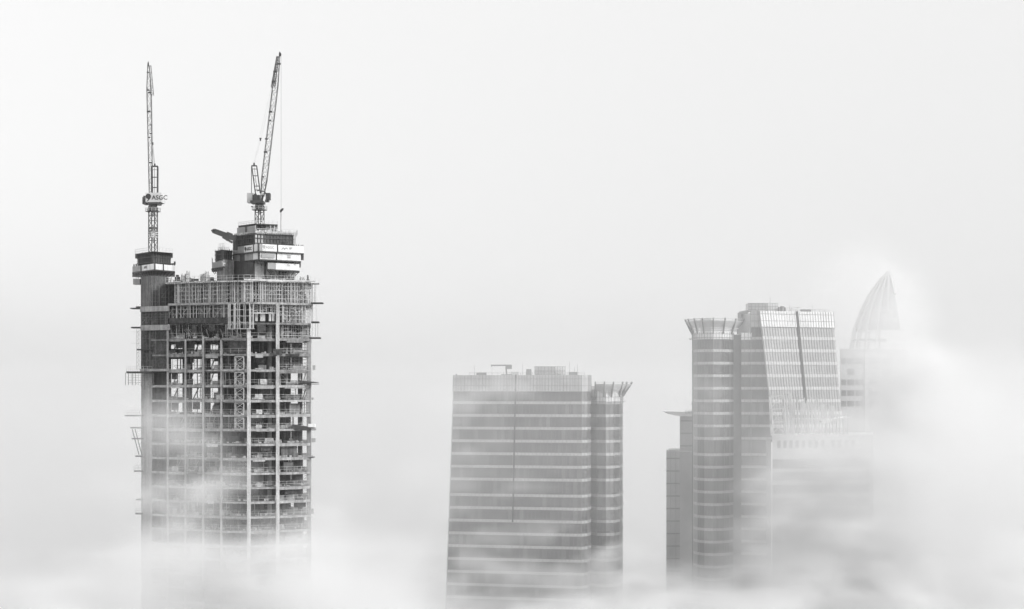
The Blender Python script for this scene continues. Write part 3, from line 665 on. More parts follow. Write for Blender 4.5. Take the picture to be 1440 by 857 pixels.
pb = thing('placing_boom', 'dark folded concrete placing boom sticking out left of the main core', 'placing boom', P(331, 345, 433))
b = MB()
for (a, c, w, dd) in (((331, 337.5), (299.5, 325.4), .85, 432), ((331, 333.5), (302, 323.4), .5, 433), ((327, 341.5), (313, 333.6), .5, 431.5)):
    b.bar(P(a[0], a[1], dd), P(c[0], c[1], dd), .5, w)
b.build('boom_arm', M['dark'], pb)
b = MB().bar(P(327, 330.5, 433.5), P(319, 327.5, 433.5), .4, .5).bar(P(331, 339, 432.5), P(322, 331, 432.5), .3).bar(P(297.5, 325.4, 432), P(302, 323.2, 432), .5)
b.build('boom_ram', M['crane'], pb)
MB().cyl((X(331, 434), 434), .5, Z(352, 434), Z(331, 434)).build('boom_pedestal', M['dark'], pb)
MB().bar(P(318, 339, 432), P(321, 337.2, 432), .12).build('hose_end', M['dark'], pb)

# ================================================================== cantilever platforms on the facade
def platform(pa, pb_, y, d, label, th=.22, m='wet', rails=True, hang=0, wedge=0, depth=2.6):
    t = thing('loading_platform', label, 'platform', P((pa + pb_) / 2, y, d), 'cantilever platforms on the tower edges')
    z = Z(y, d); b = MB()
    if wedge:
        x0, x1 = X(pa, d), X(pb_, d)
        b.poly([(x0, d, z - .25), (x1, d, z), (x1, d, z + .12), (x0 + .3, d, z + wedge)], (0, 1, 0), depth)
    else: b.box(X(pa, d), X(pb_, d), d, d + depth, z - th, z)
    dk = b.build('deck', M[m], t)
    b = MB()
    for k in (.25, depth - .25): MB().bar((X(pa, d), d + k, z - th - .08), (X(pb_, d), d + k, z - th - .08), .14).build('beam', M['dark'], t)
    if rails:
        b = MB(); rail(b, [(X(pa, d) + .05, d + .1), (X(pb_, d) - .05, d + .1)], z, 1.1, 1.0, .055); rail(b, [(X(pa, d) + .05, d + depth - .1), (X(pb_, d) - .05, d + depth - .1)], z, 1.1, 1.0, .055); b.build('guard_rail', M['steel'], t)
    if hang:
        b = MB(); falsework(b, [(X(pa, d) + .1, d + .2), (X(pb_, d) - .1, d + .2)], z - hang, z - th, back=(0, 1.6), step=1.0, w=.06, lev=5, diag=.25)
        b.build('hanging_frame', M['wet'], dk)
    return t
platform(183, 198, 433, 431.5, 'thin plank platform at the left edge below the left crane, highest on that side', rails=False, th=.12, m='dark')
platform(191, 198, 431, 432, 'dark stubby box platform against the left edge beam of the tower', rails=False, th=.5, m='dark', depth=1.5)
platform(184, 199, 459.8, 431.5, 'plank platform at the second white edge beam on the left side', rails=False, th=.18, m='dark', hang=0)
platform(192, 214, 491, 430.4, 'dark plank across the netted left wing of the unfinished tower', rails=False, th=.16, m='dark', depth=1.5)
platform(177.5, 214, 522.5, 429.6, 'long railed dark platform on the left edge carrying a scaffold underneath', th=.3, m='dark', hang=3.1)
platform(175.5, 199, 584, 430, 'slim railed platform reaching farthest left of the unfinished tower', th=.14, m='wet')
platform(183, 200, 601, 430, 'short bare platform just under the slim railed one on the left', th=.14, rails=False)
platform(185, 199, 616.5, 430.2, 'short bare platform crossed by slanting poles at the left edge', th=.12, rails=False)
for y, px in ((641, 190), (655, 188), (662, 189.5), (681, 192), (702, 193), (722, 190.5), (741, 191), (762, 193)):
    pass
platform(190, 199, 641, 430.2, 'small grey ledge at the left tower edge, first above the misty part', th=.14, rails=False, depth=1.6)
platform(188, 199, 662, 430.2, 'small railed ledge on the left tower edge in thin mist', th=.14, rails=True, depth=1.6)
platform(191, 199, 702, 430.2, 'small ledge on the left tower edge half lost in mist', th=.14, rails=False, depth=1.6)
platform(190, 199, 722, 430.2, 'lowest ledge on the left tower edge still showing through the fog', th=.14, rails=True, depth=1.6)
platform(437, 453.5, 425.4, 426, 'thin platform at the right edge level with the scaffold deck', th=.16, m='dark', rails=False)
platform(438, 448, 452.2, 426.6, 'short platform on the right edge between two scaffold frames', th=.2, m='dark', rails=False)
platform(434, 450, 474.4, 426.8, 'dark plank platform on the right edge under hanging frames', th=.2, m='dark', rails=False)
platform(420, 447, 538.5, 425.2, 'dark tapering platform pushed out at the right tower corner', m='dark', rails=False, wedge=.5)
w = platform(409, 443, 603, 424.2, 'sloped dark loading platform with a pale side box at the right edge', m='dark', rails=False, wedge=.9)
MB().box(X(433, 424), X(442.5, 424), 424.2, 426, Z(601, 424), Z(596.5, 424)).build('side_box', M['skirt'], w)
platform(424, 441, 642.5, 426.2, 'thin flat platform on the right tower edge above the mist', m='wet', rails=False, th=.16)
b = MB()
for k in (0, 1.6):
    for px in (439, 443.5, 447): b.bar(P(px, 474, 427 + k), P(px, 452.6, 427 + k), .06)
sf2 = tag(b.build('hanging_scaffold', M['wet']), 'thin pole frame hung between the short and the dark right edge platforms', 'scaffold')
lp = MB()
for px in (186, 190): lp.bar(P(px, 604, 430), P(px + 9.5, 640, 430), .16)
tag(lp.build('raking_poles', M['crane']), 'pair of slanting poles leaning on the left edge of the unfinished tower', 'pole')
ls = MB()
for k in (0, 1.4):
    for px in (192.4, 195.6): ls.bar(P(px, 520, 430.6 + k), P(px, 463, 430.6 + k), .07)
for i in range(9): ls.bar(P(192.4, 466 + i * 6, 430.6), P(195.6, 466 + i * 6, 430.6), .05)
for i in range(8): ls.bar(P(192.4, 466 + i * 6, 430.6), P(195.6, 472 + i * 6, 430.6), .04)
for y in (467, 483): ls.bar(P(184, y, 430.6), P(196, y, 430.6), .035)
tag(ls.build('ladder_scaffold', M['wet']), 'narrow ladder scaffold climbing the left edge beside the dark netting', 'scaffold')
# scaffold stair tower in the corner bay
st = MB()
zz = [TZ(y) for y in (498, 520, 542, 563, 584, 604)]
for a, c in zip(zz[:-1], zz[1:]):
    lattice(st, (X(337, 419.6), 419.9, c + .05), (X(337, 419.6), 419.9, a - .62), 1.9, 1.9, 1.2, .12, .08, (1, 0, 0))
tag(st.build('scaffold_stair', M['steel']), 'pale lattice stair scaffold rising through the corner bay of the tower', 'scaffold')
# pallets of pale bags standing on the slabs near the front
def bagpile(px, ybase, d, w, h, label):
    t = thing('material_pallet', label, 'pallet', (X(px, d), d + .6, TZ(ybase) + .02), 'pallets of material on the open floors')
    z = TZ(ybase) + .02; x = X(px, d); b = MB()
    for k in (-.4, 0, .4): b.box(x + k * w - .06, x + k * w + .06, d, d + 1.2, z, z + .1)
    b.box(x - w / 2, x + w / 2, d, d + 1.2, z + .1, z + .14); b.build('pallet_base', M['timber'], t)
    b = MB(); n = 3
    for i in range(n):
        for j in range(2):
            s = w / 2 - .03; xo = x - w / 2 + .02 + j * w / 2 + random.uniform(-.04, .04)
            b.loft([(xo, d + .05), (xo + s, d + .05), (xo + s, d + 1.1), (xo, d + 1.1)], z + .15 + i * h / n, [(xo + .06, d + .1), (xo + s - .06, d + .1), (xo + s - .06, d + 1.05), (xo + .06, d + 1.05)], z + .15 + (i + .93) * h / n)
    b.build('bag_stack', M['bag'], t)
bagpile(370, 542, 421.8, 1.4, 1.2, 'pale bag pallet in the middle right bay, highest of the column of pallets')
bagpile(363.5, 563, 421.6, 1.6, 1.2, 'bright white bag pallet in the middle right bay, two floors above the misty ones')
bagpile(364, 584, 421.6, 1.3, 1.0, 'white bag pallet right of the corner column, level with the left slim platform')
bagpile(363.5, 604, 421.6, 1.2, .8, 'lowest pale bag pallet right of the corner column')
bagpile(378, 624.5, 422.4, 1.9, 1.0, 'wide white pallet behind the rail, left of the thick right column')
bagpile(309, 563, 423.2, 1.8, .9, 'long pale pallet at the corner bay, left of the stair scaffold')
bagpile(246, 666, 428, 1.4, 1.0, 'faint pallet in the misty left bays of the unfinished tower')

# ================================================================== OFFICE TOWERS
def office(root, top, bot, ztop, zbot, bands, nfront, dref, hb=.92, mstep=1.25, mull_top=None):
    """glass body between two outlines, spandrel bands, mullions along the first nfront edges"""
    top = G(top); bot = G(bot)
    def ring(z, out=0.0):
        t = (z - zbot) / (ztop - zbot); pts = [lerp(b_, a_, t) for a_, b_ in zip(top, bot)]
        if out:
            n = len(pts); res = []
            for i in range(n):
                d1 = (pts[i] - pts[i - 1]).normalized(); d2 = (pts[(i + 1) % n] - pts[i]).normalized()
                n1 = Vector((d1.y, -d1.x)); n2 = Vector((d2.y, -d2.x)); m = (n1 + n2).normalized()
                res.append(pts[i] + m * (out / max(.5, m.dot(n1))))
            pts = res
        return [tuple(p) for p in pts]
    b = MB(); nz = 28; zs = [zbot + (ztop - zbot) * i / nz for i in range(nz + 1)]
    for i in range(nz):
        b.loft(ring(zs[i]), zs[i], ring(zs[i + 1]), zs[i + 1], cap=False)
    n = len(top); b.f.append(tuple(len(b.v) - n + i for i in range(n))); b.f.append(tuple(reversed(range(n))))
    b.build('curtain_wall', M['glass'], root)
    for y in bands:
        z = Z(y, dref)
        MB().loft(ring(z - hb / 2, .12), z - hb / 2, ring(z + hb / 2, .12), z + hb / 2).build('spandrel_band', M['band'], root)
    b = MB(); A, B = ring(zbot, .16), ring(ztop, .16)
    for i in range(nfront):
        a0, a1, b0, b1 = (Vector(v) for v in (A[i], A[i + 1], B[i], B[i + 1]))
        n = max(1, round((b1 - b0).length / mstep))
        for k in range(n):
            p = a0.lerp(a1, k / n); q = b0.lerp(b1, k / n)
            b.bar((p.x, p.y, zbot), (q.x, q.y, ztop), .09, .12)
    b.build('mullions', M['mull'], root)
    return ring
def parapet(root, ring, y0, y1, dref, rows, mstep, nfront, m='para'):
    z0, z1 = Z(y1, dref), Z(y0, dref)
    pp = MB().loft(ring(z0, .2), z0, ring(z1, .2), z1).build('parapet', M[m], root)
    b = MB()
    for r in rows:
        z = Z(r, dref); pts = ring(z, .27)
        for i in range(nfront): b.bar((*pts[i], z), (*pts[i + 1], z), .1)
    A, B = ring(z0, .26), ring(z1, .26)
    for i in range(nfront):
        a0, a1, b0, b1 = (Vector(v) for v in (A[i], A[i + 1], B[i], B[i + 1])); n = max(1, round((b1 - b0).length / mstep))
        for k in range(n + 1):
            p = a0.lerp(a1, k / n); q = b0.lerp(b1, k / n); b.bar((p.x, p.y, z0), (q.x, q.y, z1), .09)
    b.build('parapet_joints', M['mull'], pp)
def crown(root, pts, outs, y_foot, y_top, dref, flare, rings=((1.0, 0), (.62, .35))):
    """fins that lean outwards from a curved wall top, tied by rails"""
    zf, zt = Z(y_foot, dref), Z(y_top, dref); tips = []
    for p, o in zip(pts, outs):
        p = Vector(p); o = Vector(o).normalized(); side = Vector((-o.y, o.x, 0))
        q = [(0, zf - .6), (0, zf + .5), (flare - .55, zt - .15), (flare - .55, zt + .25), (flare + .1, zt + .25), (flare + .1, zt - .15), (.3, zf - .6)]
        poly = [Vector((p.x + o.x * a, p.y + o.y * a, z)) - side * .2 for a, z in q]
        MB().poly(poly, side, .4).build('crown_fin', M['mull'], root)
        tips.append((p, o))
    b = MB()
    for (u, dz) in ((1.0, 0), (.75, 0), (.5, 0), (.25, 0)):
        for (p, o), (p2, o2) in zip(tips[:-1], tips[1:]):
            b.bar((p.x + o.x * flare * u, p.y + o.y * flare * u, zt + .05), (p2.x + o2.x * flare * u, p2.y + o2.y * flare * u, zt + .05), .12)
    for u in (.95, .85, .75, .65, .55, .45, .35, .2, .05):
        for (p, o), (p2, o2) in zip(tips[:-1], tips[1:]):
            zz = zf + .3 + (zt - zf) * u * .82; f2 = max(0, flare * u - .25)
            b.bar((p.x + o.x * f2, p.y + o.y * f2, zz), (p2.x + o2.x * f2, p2.y + o2.y * f2, zz), .16, .34)
    b.build('crown_louvre', M['para'], root)

# ---- middle tower
mt = thing('office_tower', 'broad glass office tower standing alone mid picture, crane arm and plant boxes on its roof', 'building', (X(745, 650), 650, 0), 'twin glass office towers')
bands = [566.8 + 18.07 * i for i in range(7)] + [697.5 + 18.07 * i for i in range(11)]
top = [(638.5, 636), (818, 627.5), (826, 629), (830.5, 633), (831, 664), (650, 672)]
bot = [(627, 633), (817, 621), (826, 623.5), (830.5, 630), (831, 664), (636, 672)]
ring = office(mt, top, bot, Z(528, 627), Z(862, 627), bands, 3, 627)
parapet(mt, ring, 527.6, 551.2, 627, (533, 542.4, 551), 1.0, 3)
b = MB(); zt, zb_ = Z(527, 627), Z(735, 627)
pA = lerp(ring(zt, .3)[0], ring(zt, .3)[1], .49); pB = lerp(ring(zb_, .3)[0], ring(zb_, .3)[1], .488)
b.bar((pA.x, pA.y, zt), (pB.x, pB.y, zb_), .5, .3); b.build('facade_groove', M['groove'], mt)
MB().prism(inset(G(bot), .5), 0, Z(862, 627)).build('lower_storeys', M['glass'], mt)
wt = [(829, 640), (840, 634.6), (852, 633.2), (863, 634.4), (871, 638.5), (875, 645), (876, 664), (829, 668)]
ringw = office(mt, wt, wt, Z(548, 634), Z(862, 634), [b_ for b_ in bands], 5, 634)
parapet(mt, ringw, 548, 567.5, 634, (558.6, 566), 1.1, 5, 'white')
b = MB(); zz = Z(565, 634); pts = [Vector(p) for p in ringw(zz, .9)]
for i in range(6): b.bar((*pts[i], zz), (*pts[i + 1], zz), .12); b.bar((*pts[i], zz), (pts[i].x, pts[i].y + .6, zz), .1)
b.build('cleaning_rail', M['mull'], mt)
cp = [Vector(p) for p in G([(836.5, 636.2), (849, 633.4), (860, 633.9), (870.5, 638), (874, 643), (875.8, 652)])]
cc = Vector((X(843, 655), 655.))
co = [(p - cc) for p in cp]; co[0] = Vector((0, -1)); 
crown(mt, cp, [Vector((max(o.x, 0) * 1.0, o.y, 0)) if o.length else o for o in [Vector((a.x, a.y, 0)) for a in co]], 556, 538, 636, 3.4)
MB().box(X(826, 640), X(838, 640), 640, 662, Z(566, 640), Z(543, 640)).build('stair_head', M['para'], mt)
# rooftop plant
b = MB().box(X(752, 640), X(780, 640), 640, 648, Z(529, 640), Z(515.6, 640)); b.build('plant_screen', M['para'], mt)
b = MB().box(X(780.5, 640.6), X(795, 640.6), 640.6, 648, Z(529, 640), Z(516, 640)); b.build('plant_screen', M['white'], mt, 'paler end of the roof screen')
b = MB()
for px in (752, 757, 761, 766, 771, 775.5, 780, 784, 787.5, 791, 794.8): b.bar(P(px, 529, 639.8), P(px, 515.4, 639.8), .12)
for y in (515.8, 521, 522.5, 527): b.bar(P(752, y, 639.8), P(795, y, 639.8), .1)
b.build('screen_frame', M['mull'], mt)
MB().loft([(X(739.3, 640), 640), (X(747.6, 640), 640), (X(747.6, 640), 643), (X(739.3, 640), 643)], Z(529, 640), [(X(740.3, 640), 640.3), (X(747.2, 640), 640.3), (X(747.2, 640), 642.7), (X(740.3, 640), 642.7)], Z(519.4, 640)).build('vent_hood', M['mull'], mt)
MB().box(X(718, 640), X(729.2, 640), 640, 643, Z(529, 640), Z(523.2, 640)).build('plant_box', M['para'], mt)
b = MB().cyl((X(786.5, 638), 638), .7, Z(529, 638), Z(526.6, 638)); b.build('roof_vent', M['mull'], mt)
MB().bar(P(641, 526.4, 636), P(643, 528.5, 636), .35).build('roof_light', M['mull'], mt)
b = MB(); zr = Z(528, 640)
rail(b, [(X(660, 645), 645), (X(822, 636), 636)], zr, 1.0, 2.0, .07)
for px, h in ((667, 3.2), (735, 4.0), (801, 4.6), (808, 2.8), (812, 3.6)): b.bar(P(px, 528.5, 642), P(px, 528, 642) + Vector((0, 0, h)), .09)
b.box(X(670, 644), X(684, 644), 644, 647, zr, zr + .9); b.box(X(800, 640), X(812, 640), 640, 643, zr, zr + 1.1)
b.build('roof_gear', M['mull'], mt)
bc = thing('roof_crane', 'small window cleaning crane with level arm on the middle tower roof', 'roof crane', P(712, 528, 638))
d = 638
b = MB().prism([(X(705, d), d - 1), (X(720, d), d - 1), (X(720, d), d + 2), (X(705, d), d + 2)], Z(528.6, d), Z(526.6, d)); b.build('carriage', M['mull'], bc)
b = MB().bar(P(712.5, 527, d), P(711.6, 516, d), .5, .55); b.build('post', M['mull'], bc)
b = MB().bar(P(692, 514.2, d), P(712, 514.0, d), .35, .45); b.bar(P(691, 513, d), P(691.6, 516, d), .35); b.build('arm', M['mull'], bc)
b = MB().box(X(711, d), X(719.8, d), d - .6, d + .6, Z(519.2, d), Z(513.2, d)); b.build('counterweight', M['mull'], bc)
MB().bar(P(691.8, 515, d), P(691.8, 528, d + .5), .04).build('cable', M['mull'], bc)

# ---- right tower
rt = thing('office_tower', 'glass office tower on the right with sunlit sloping face and fin crown', 'building', (X(1050, 665), 665, 0), 'twin glass office towers')
bandr = [475.6 + 17.68 * i for i in range(9)] + [639.8 + 17.55 * i for i in range(13)]
yt = 639; 
rw = [(974, 660), (975.5, 654), (981, 648.5), (991, 645), (1003, 643.6), (1015, 644.6), (1025, 647.2), (1031, 650.5), (1031, 664), (974, 668)]
ringr = office(rt, rw, rw, Z(468, 644), Z(862, 644), bandr, 7, 644)
parapet(rt, ringr, 467, 477, 644, (469.6, 474.5), 1.2, 7, 'white')
b = MB(); zz = Z(475.6, 644); pts = [Vector(p) for p in ringr(zz, .9)]
for i in range(7): b.bar((*pts[i], zz), (*pts[i + 1], zz), .12)
b.bar((pts[1].x - .6, pts[1].y, zz), (pts[1].x, pts[1].y, zz - .3), .4)
b.build('cleaning_rail', M['mull'], rt)
# recessed dark strip and inner bay
MB().prism(G([(1030.5, 651), (1044, 651), (1044, 668), (1030.5, 668)]), Z(862, 644), Z(470, 644)).build('recess_wall', M['mull'], rt)
ib = [(1043, 648), (1078, 645), (1078, 668), (1043, 668)]
ibt = [(1043, 648), (1069, 646.4), (1069, 668), (1043, 668)]
yA, yB = 437.5, 622
ring3 = office(rt, [(1056.3, 647.6), (1069, 646.2), (1069, 668), (1056.3, 668)], [(1056.3, 647.6), (1090, 645.6), (1090, 668), (1056.3, 668)], Z(yA, 646), Z(yB, 646), bandr[:9], 1, 644)
ring4 = office(rt, [(1043, 648.2), (1056.2, 647.7), (1056.2, 668), (1043, 668)], [(1043, 648.2), (1056.2, 647.7), (1056.2, 668), (1043, 668)], Z(468, 646), Z(862, 646), bandr, 1, 644)
ring5 = office(rt, [(1056.3, 647.7), (1077, 645.9), (1084, 646.5), (1084, 668), (1056.3, 668)], [(1056.3, 647.7), (1077, 645.9), (1084, 646.5), (1084, 668), (1056.3, 668)], Z(622, 646), Z(862, 646), bandr[9:], 1, 644)
MB().wall((X(1077.5, 645.7), 645.7), (X(1084.3, 645.7), 645.7), Z(862, 646), Z(619, 646), .8, out=.2).build('corner_pier', M['stone'], rt)
parapet(rt, ring3, 437, 460.5, 646, (442, 451.5, 460), 1.2, 1)
parapet(rt, ring4, 468, 478, 646, (474.5,), 1.2, 1, 'white')
MB().wall((X(1038, 652), 652), (X(1055, 647.4), 647.4), Z(470, 648), Z(441, 648), 3).build('stair_head', M['para'], rt)
# sloping sunlit face
slt = [(1069.2, 646.0), (1171, 658), (1171, 675), (1069.2, 675)]
slb = [(1090.2, 641.0), (1186, 653), (1186, 675), (1090.2, 675)]
ring6 = office(rt, slt, slb, Z(437.6, 646), Z(622, 646), bandr[:9], 1, 646.6, mstep=1.1, hb=1.05)  # taller bands to whiten the sunlit face
parapet(rt, ring6, 437.3, 460.2, 646, (441.5, 451.2, 460), 1.05, 1, 'white')  # white panels here put the sunlight into the colour
b = MB(); z1, z2 = Z(437, 646), Z(567, 646)
pA = lerp(ring6(z1, .35)[0], ring6(z1, .35)[1], .50); pB = lerp(ring6(z2, .35)[0], ring6(z2, .35)[1], .505)
b.bar((pA.x, pA.y, z1), (pB.x, pB.y, z2), .75, .4); b.build('facade_groove', M['groove'], rt)
b = MB()
for i in (0,):
    p = Vector(ring6(Z(436, 646), .3)[0]); q = Vector(ring6(Z(622, 646), .3)[0]); b.bar((p.x, p.y, Z(437.2, 646)), (q.x, q.y, Z(622, 646)), .35)
b.build('edge_trim', M['mull'], rt)
MB().prism(G([(974, 655), (1084, 650), (1180, 660), (1180, 690), (974, 690)]), 0, Z(862, 650)).build('lower_storeys', M['glass'], rt)
cp = [Vector(p) for p in G([(973.6, 658), (975.5, 654), (981, 648.5), (990, 645.2), (1003, 643.6), (1017, 644.8), (1029, 648.6), (1037, 653.5)])]
cc = Vector((X(1003, 668), 668.))
co = [Vector((a.x - cc.x, a.y - cc.y, 0)) for a in cp]
crown(rt, cp, co, 467, 449, 646, 4.4)
MB().box(X(986, 652), X(1000, 652), 652, 655, Z(470, 652), Z(448.4, 652)).build('plant_box', M['para'], rt)
# roof plant
b = MB().box(X(1052.5, 652), X(1079.5, 652), 652, 660, Z(438, 652), Z(426.6, 652)); b.build('plant_screen', M['para'], rt)
b = MB().box(X(1079.6, 653), X(1094, 653), 653, 660, Z(438, 652), Z(427, 652)); b.build('plant_screen', M['white'], rt, 'paler end of the roof screen')
b = MB()
for px in (1052.5, 1057, 1062, 1067, 1072, 1076, 1079.5, 1083, 1086.5, 1090, 1094): b.bar(P(px, 438, 651.8), P(px, 426, 651.8), .1)
for y in (426.8, 431.5, 435.5): b.bar(P(1052.5, y, 651.8), P(1094, y, 651.8), .1)
b.build('screen_frame', M['mull'], rt)
b = MB()
b.bar(P(1039.5, 452, 650), P(1039.5, 440, 650), 1.0); b.bar(P(1039.5, 440.4, 650), P(1052, 438, 650), .9); b.bar(P(1046, 452, 650.6), P(1046, 441, 650.6), .9); b.bar(P(1050, 447, 650.6), P(1050, 439, 650.6), .7)
b.build('duct', M['mull'], rt)
b = MB().cyl((X(1100, 652), 652), .75, Z(438, 652), Z(431, 652), 8).cyl((X(1095.3, 652), 652), .3, Z(438, 652), Z(432, 652), 6).cyl((X(1104, 652), 652), .25, Z(438, 652), Z(432.5, 652), 6); b.build('roof_vent', M['mull'], rt)
b = MB().bar(P(1121, 438, 653), P(1121, 432, 653), .1).bar(P(1116, 432.4, 653), P(1126, 432.2, 653), .1).bar(P(1106, 433, 653), P(1116, 434, 653), .05); b.build('antenna', M['mull'], rt)
b = MB(); zr = Z(438.5, 655)
rail(b, [(X(1098, 655), 655), (X(1166, 662), 662)], zr, .9, 2.0, .07)
for px, h in ((1110, 2.6), (1113, 1.5), (1143, 2.2), (1083, 5.0)): b.bar(P(px, 439, 656), P(px, 438, 656) + Vector((0, 0, h)), .08)
b.box(X(1128, 656), X(1141, 656), 656, 660, zr, zr + .8); b.build('roof_gear', M['mull'], rt)
MB().bar(P(972.5, 569, 652), P(973.6, 566, 652), .3).build('wall_lamp', M['mull'], rt)

# ================================================================== buildings around the right tower
sn = thing('stepped_tower', 'plain hazy stepped tower with curved canopy, peeking out left of the right office tower', 'building', (X(960, 700), 700, 0))
MB().prism(G([(956, 695), (985, 694), (985, 715), (956, 715)]), 0, Z(585, 695)).build('upper_block', M['stone'], sn)
pts = [(X(x, 692), 692) for x in (937.5, 1)]
MB().prism(G([(937, 693), (956, 690), (985, 690), (985, 712), (937, 712)]), 0, Z(635, 693)).build('lower_block', M['stone'], sn)
MB().prism(G([(940, 693.5), (956, 691), (956, 711), (940, 711)]), Z(635, 693), Z(633.2, 693)).build('roof_kerb', M['stone'], sn)
MB().poly([P(x, y, 692) for x, y in ((936.5, 579.4), (938, 578.6), (962, 579.4), (976, 578), (976, 586), (955, 585.6), (944, 583))], (0, 1, 0), 18).build('canopy', M['white'], sn)
b = MB()
for k in range(14):
    y = 645 + k * 17.6; b.bar(P(937, y, 692.9), P(956, y, 689.9), .12, .5)
for px in (943, 950): b.bar((X(px, 690.5), 691.2 - (px - 943) * .16, Z(860, 691)), (X(px, 690.5), 691.2 - (px - 943) * .16, Z(636, 691)), .12, .3)
for k in range(3):
    y = 592 + k * 17.6; b.bar(P(956, y, 694.8), P(975, y, 694.2), .12, .5)
b.build('panel_joints', M['mull'], sn)
b = MB()
for px in range(964, 976, 2): b.bar(P(px, 582, 691.5), P(px, 576.6, 691.5), .15)
b.build('canopy_rail', M['mull'], sn)

ub = thing('unfinished_building', 'pale unfinished block with a row of dark window slots, mostly lost in fog', 'building', (X(1160, 632), 632, 0))
MB().prism(G([(1086, 622), (1228, 629), (1228, 660), (1086, 655)]), 0, Z(612, 624)).build('wall', M['para'], ub)
w_ = lambda px: 622 + (px - 1086) * .0492
for i, px in enumerate((1093, 1101.5, 1110, 1118.5, 1127.5, 1136.5, 1145.5, 1155, 1169, 1178, 1188, 1197)):
    MB().wall((X(px, w_(px)), w_(px)), (X(px + 4.6, w_(px + 4.6)), w_(px + 4.6)), Z(630, 624), Z(619.6, 624), .2, out=.03).build('window', M['mull'], ub)
for (ya, yb, pa, pz) in ((646, 659, 1086.5, 1222), (664, 676, 1086.5, 1222), (682, 694, 1086.5, 1222), (700, 712, 1086.5, 1222)):
    MB().wall((X(pa, w_(pa)), w_(pa)), (X(pz, w_(pz)), w_(pz)), Z(yb, 624), Z(ya, 624), .2, out=.04).build('window_strip', M['glass'], ub)
b = MB()
for r_, dd in enumerate((1, 5, 10)):
    pa, pz = 1112, 1192; dA, dB = w_(pa) + dd, w_(pz) + dd
    for k in range(17):
        px = pa + (pz - pa) * k / 16; d = w_(px) + dd
        top_ = 562 + max(0, (px - 1150)) * .55 + random.uniform(-4, 6)
        b.bar(P(px, 612, d), P(px - random.uniform(-1, 3), min(605, top_), d), random.choice((.2, .3, .4)))
    for y in (575, 586, 598): b.bar(P(pa, y + 3, dA), P(1150 if y < 580 else pz, y + 3, dB if y >= 580 else w_(1150) + dd), .22)
b.build('starter_columns', M['para'], ub)
b = MB().poly([P(x, y, 628) for x, y in ((1158, 592), (1190, 586.5), (1196, 587), (1158, 596))], (0, 1, 0), 8).build('roof_slab', M['white'], ub)
lm = MB()
lattice(lm, P(1095.5, 612, 618), P(1092, 557, 618), 4.4, 4.2, 4.0, .4, .2, (1, 0, 0))
lattice(lm, P(1112, 612, 620), P(1108, 553, 620), 1.4, 1.4, 2.2, .25, .14, (1, 0, 0))
tag(lm.build('lattice_mast', M['para']), 'pale lattice mast rising before the sloping face of the right office tower', 'mast')
cx = MB()
tt = thing('domed_tower', 'ghostly tower with pointed ribbed crown fading into fog at far right', 'building', (X(1262, 780), 780, 0))
DD = 770
MB().prism(G([(1181, DD), (1276, DD + 7), (1276, DD + 40), (1181, DD + 40)]), 0, Z(491, DD)).build('wall', M['stone'], tt)
for r_, (ya, yb) in enumerate(((504, 512), (519, 527.5), (534, 542), (549, 557), (564, 572))):
    for pa, pz in ((1183, 1190), (1191.5, 1201.5), (1203, 1214), (1223, 1236), (1242, 1256)):
        if (r_ + pa) % 5 == 4: continue
        d0, d1 = DD + (pa - 1181) * .073, DD + (pz - 1181) * .073
        MB().wall((X(pa, d0), d0), (X(pz, d1), d1), Z(yb, DD), Z(ya, DD), .2, out=.06).build('window', M['glass'], tt)
MB().wall((X(1215.5, DD + 2.5), DD + 2.5), (X(1220, DD + 2.8), DD + 2.8), Z(700, DD), Z(491, DD), .5, out=.5).build('pier', M['para'], tt)
prof = [(0.0, 0.0), (.12, .12), (.27, .3), (.5, .5), (.72, .7), (.88, .86), (.97, .96), (1.0, 1.0)]
DC = DD + 19; Rb = (1258 - 1196) * DC / F; ztip, zbase = Z(382.5, DC), Z(491, DD) + .05; cxx, cyy = X(1258, DC), DC
prof2 = [(0, .02), (.05, .12), (.11, .23), (.3, .5), (.53, .72), (.76, .9), (1.0, 1.0)]
tipx = X(1250.5, DC)
def crownpt(h, r, a): 
    c = tipx + (cxx - tipx) * h
    return Vector((c + Rb * r * math.cos(a), cyy + Rb * .9 * r * math.sin(a), ztip - (ztip - zbase) * h))
for k in range(11):
    a = R(100 + k * 17.0); b = MB()
    for (h0, r0), (h1, r1) in zip(prof2[:-1], prof2[1:7 if k < 9 else 5 if k == 9 else 4]): b.bar(crownpt(h0, r0, a), crownpt(h1, r1, a), .75, .9)
    b.build('crown_rib', M['para'], tt)
for h, r in ((.53, .71), (.88, .935)):
    b = MB(); n = 36
    for k in range(9, 25): b.bar(crownpt(h, r, 2 * math.pi * k / n), crownpt(h, r, 2 * math.pi * (k + 1) / n), .6)
    b.build('crown_hoop', M['stone'], tt)
b = MB(); n = 28
for k in range(9, 21):
    a0, a1 = 2 * math.pi * k / n, 2 * math.pi * (k + 1) / n
    for (h0, r0), (h1, r1) in zip(prof2[:5], prof2[1:6]):
        o = len(b.v); b.v += [tuple(crownpt(h0, r0 * .96, a0)), tuple(crownpt(h0, r0 * .96, a1)), tuple(crownpt(h1, r1 * .96, a1)), tuple(crownpt(h1, r1 * .96, a0)),
                              tuple(crownpt(h0, r0 * .94, a0)), tuple(crownpt(h0, r0 * .94, a1)), tuple(crownpt(h1, r1 * .94, a1)), tuple(crownpt(h1, r1 * .94, a0))]
        b.f += [(o, o + 1, o + 2, o + 3), (o + 7, o + 6, o + 5, o + 4), (o, o + 4, o + 5, o + 1), (o + 1, o + 5, o + 6, o + 2), (o + 2, o + 6, o + 7, o + 3), (o + 3, o + 7, o + 4, o)]
b.build('crown_shell', M['stone'], tt)

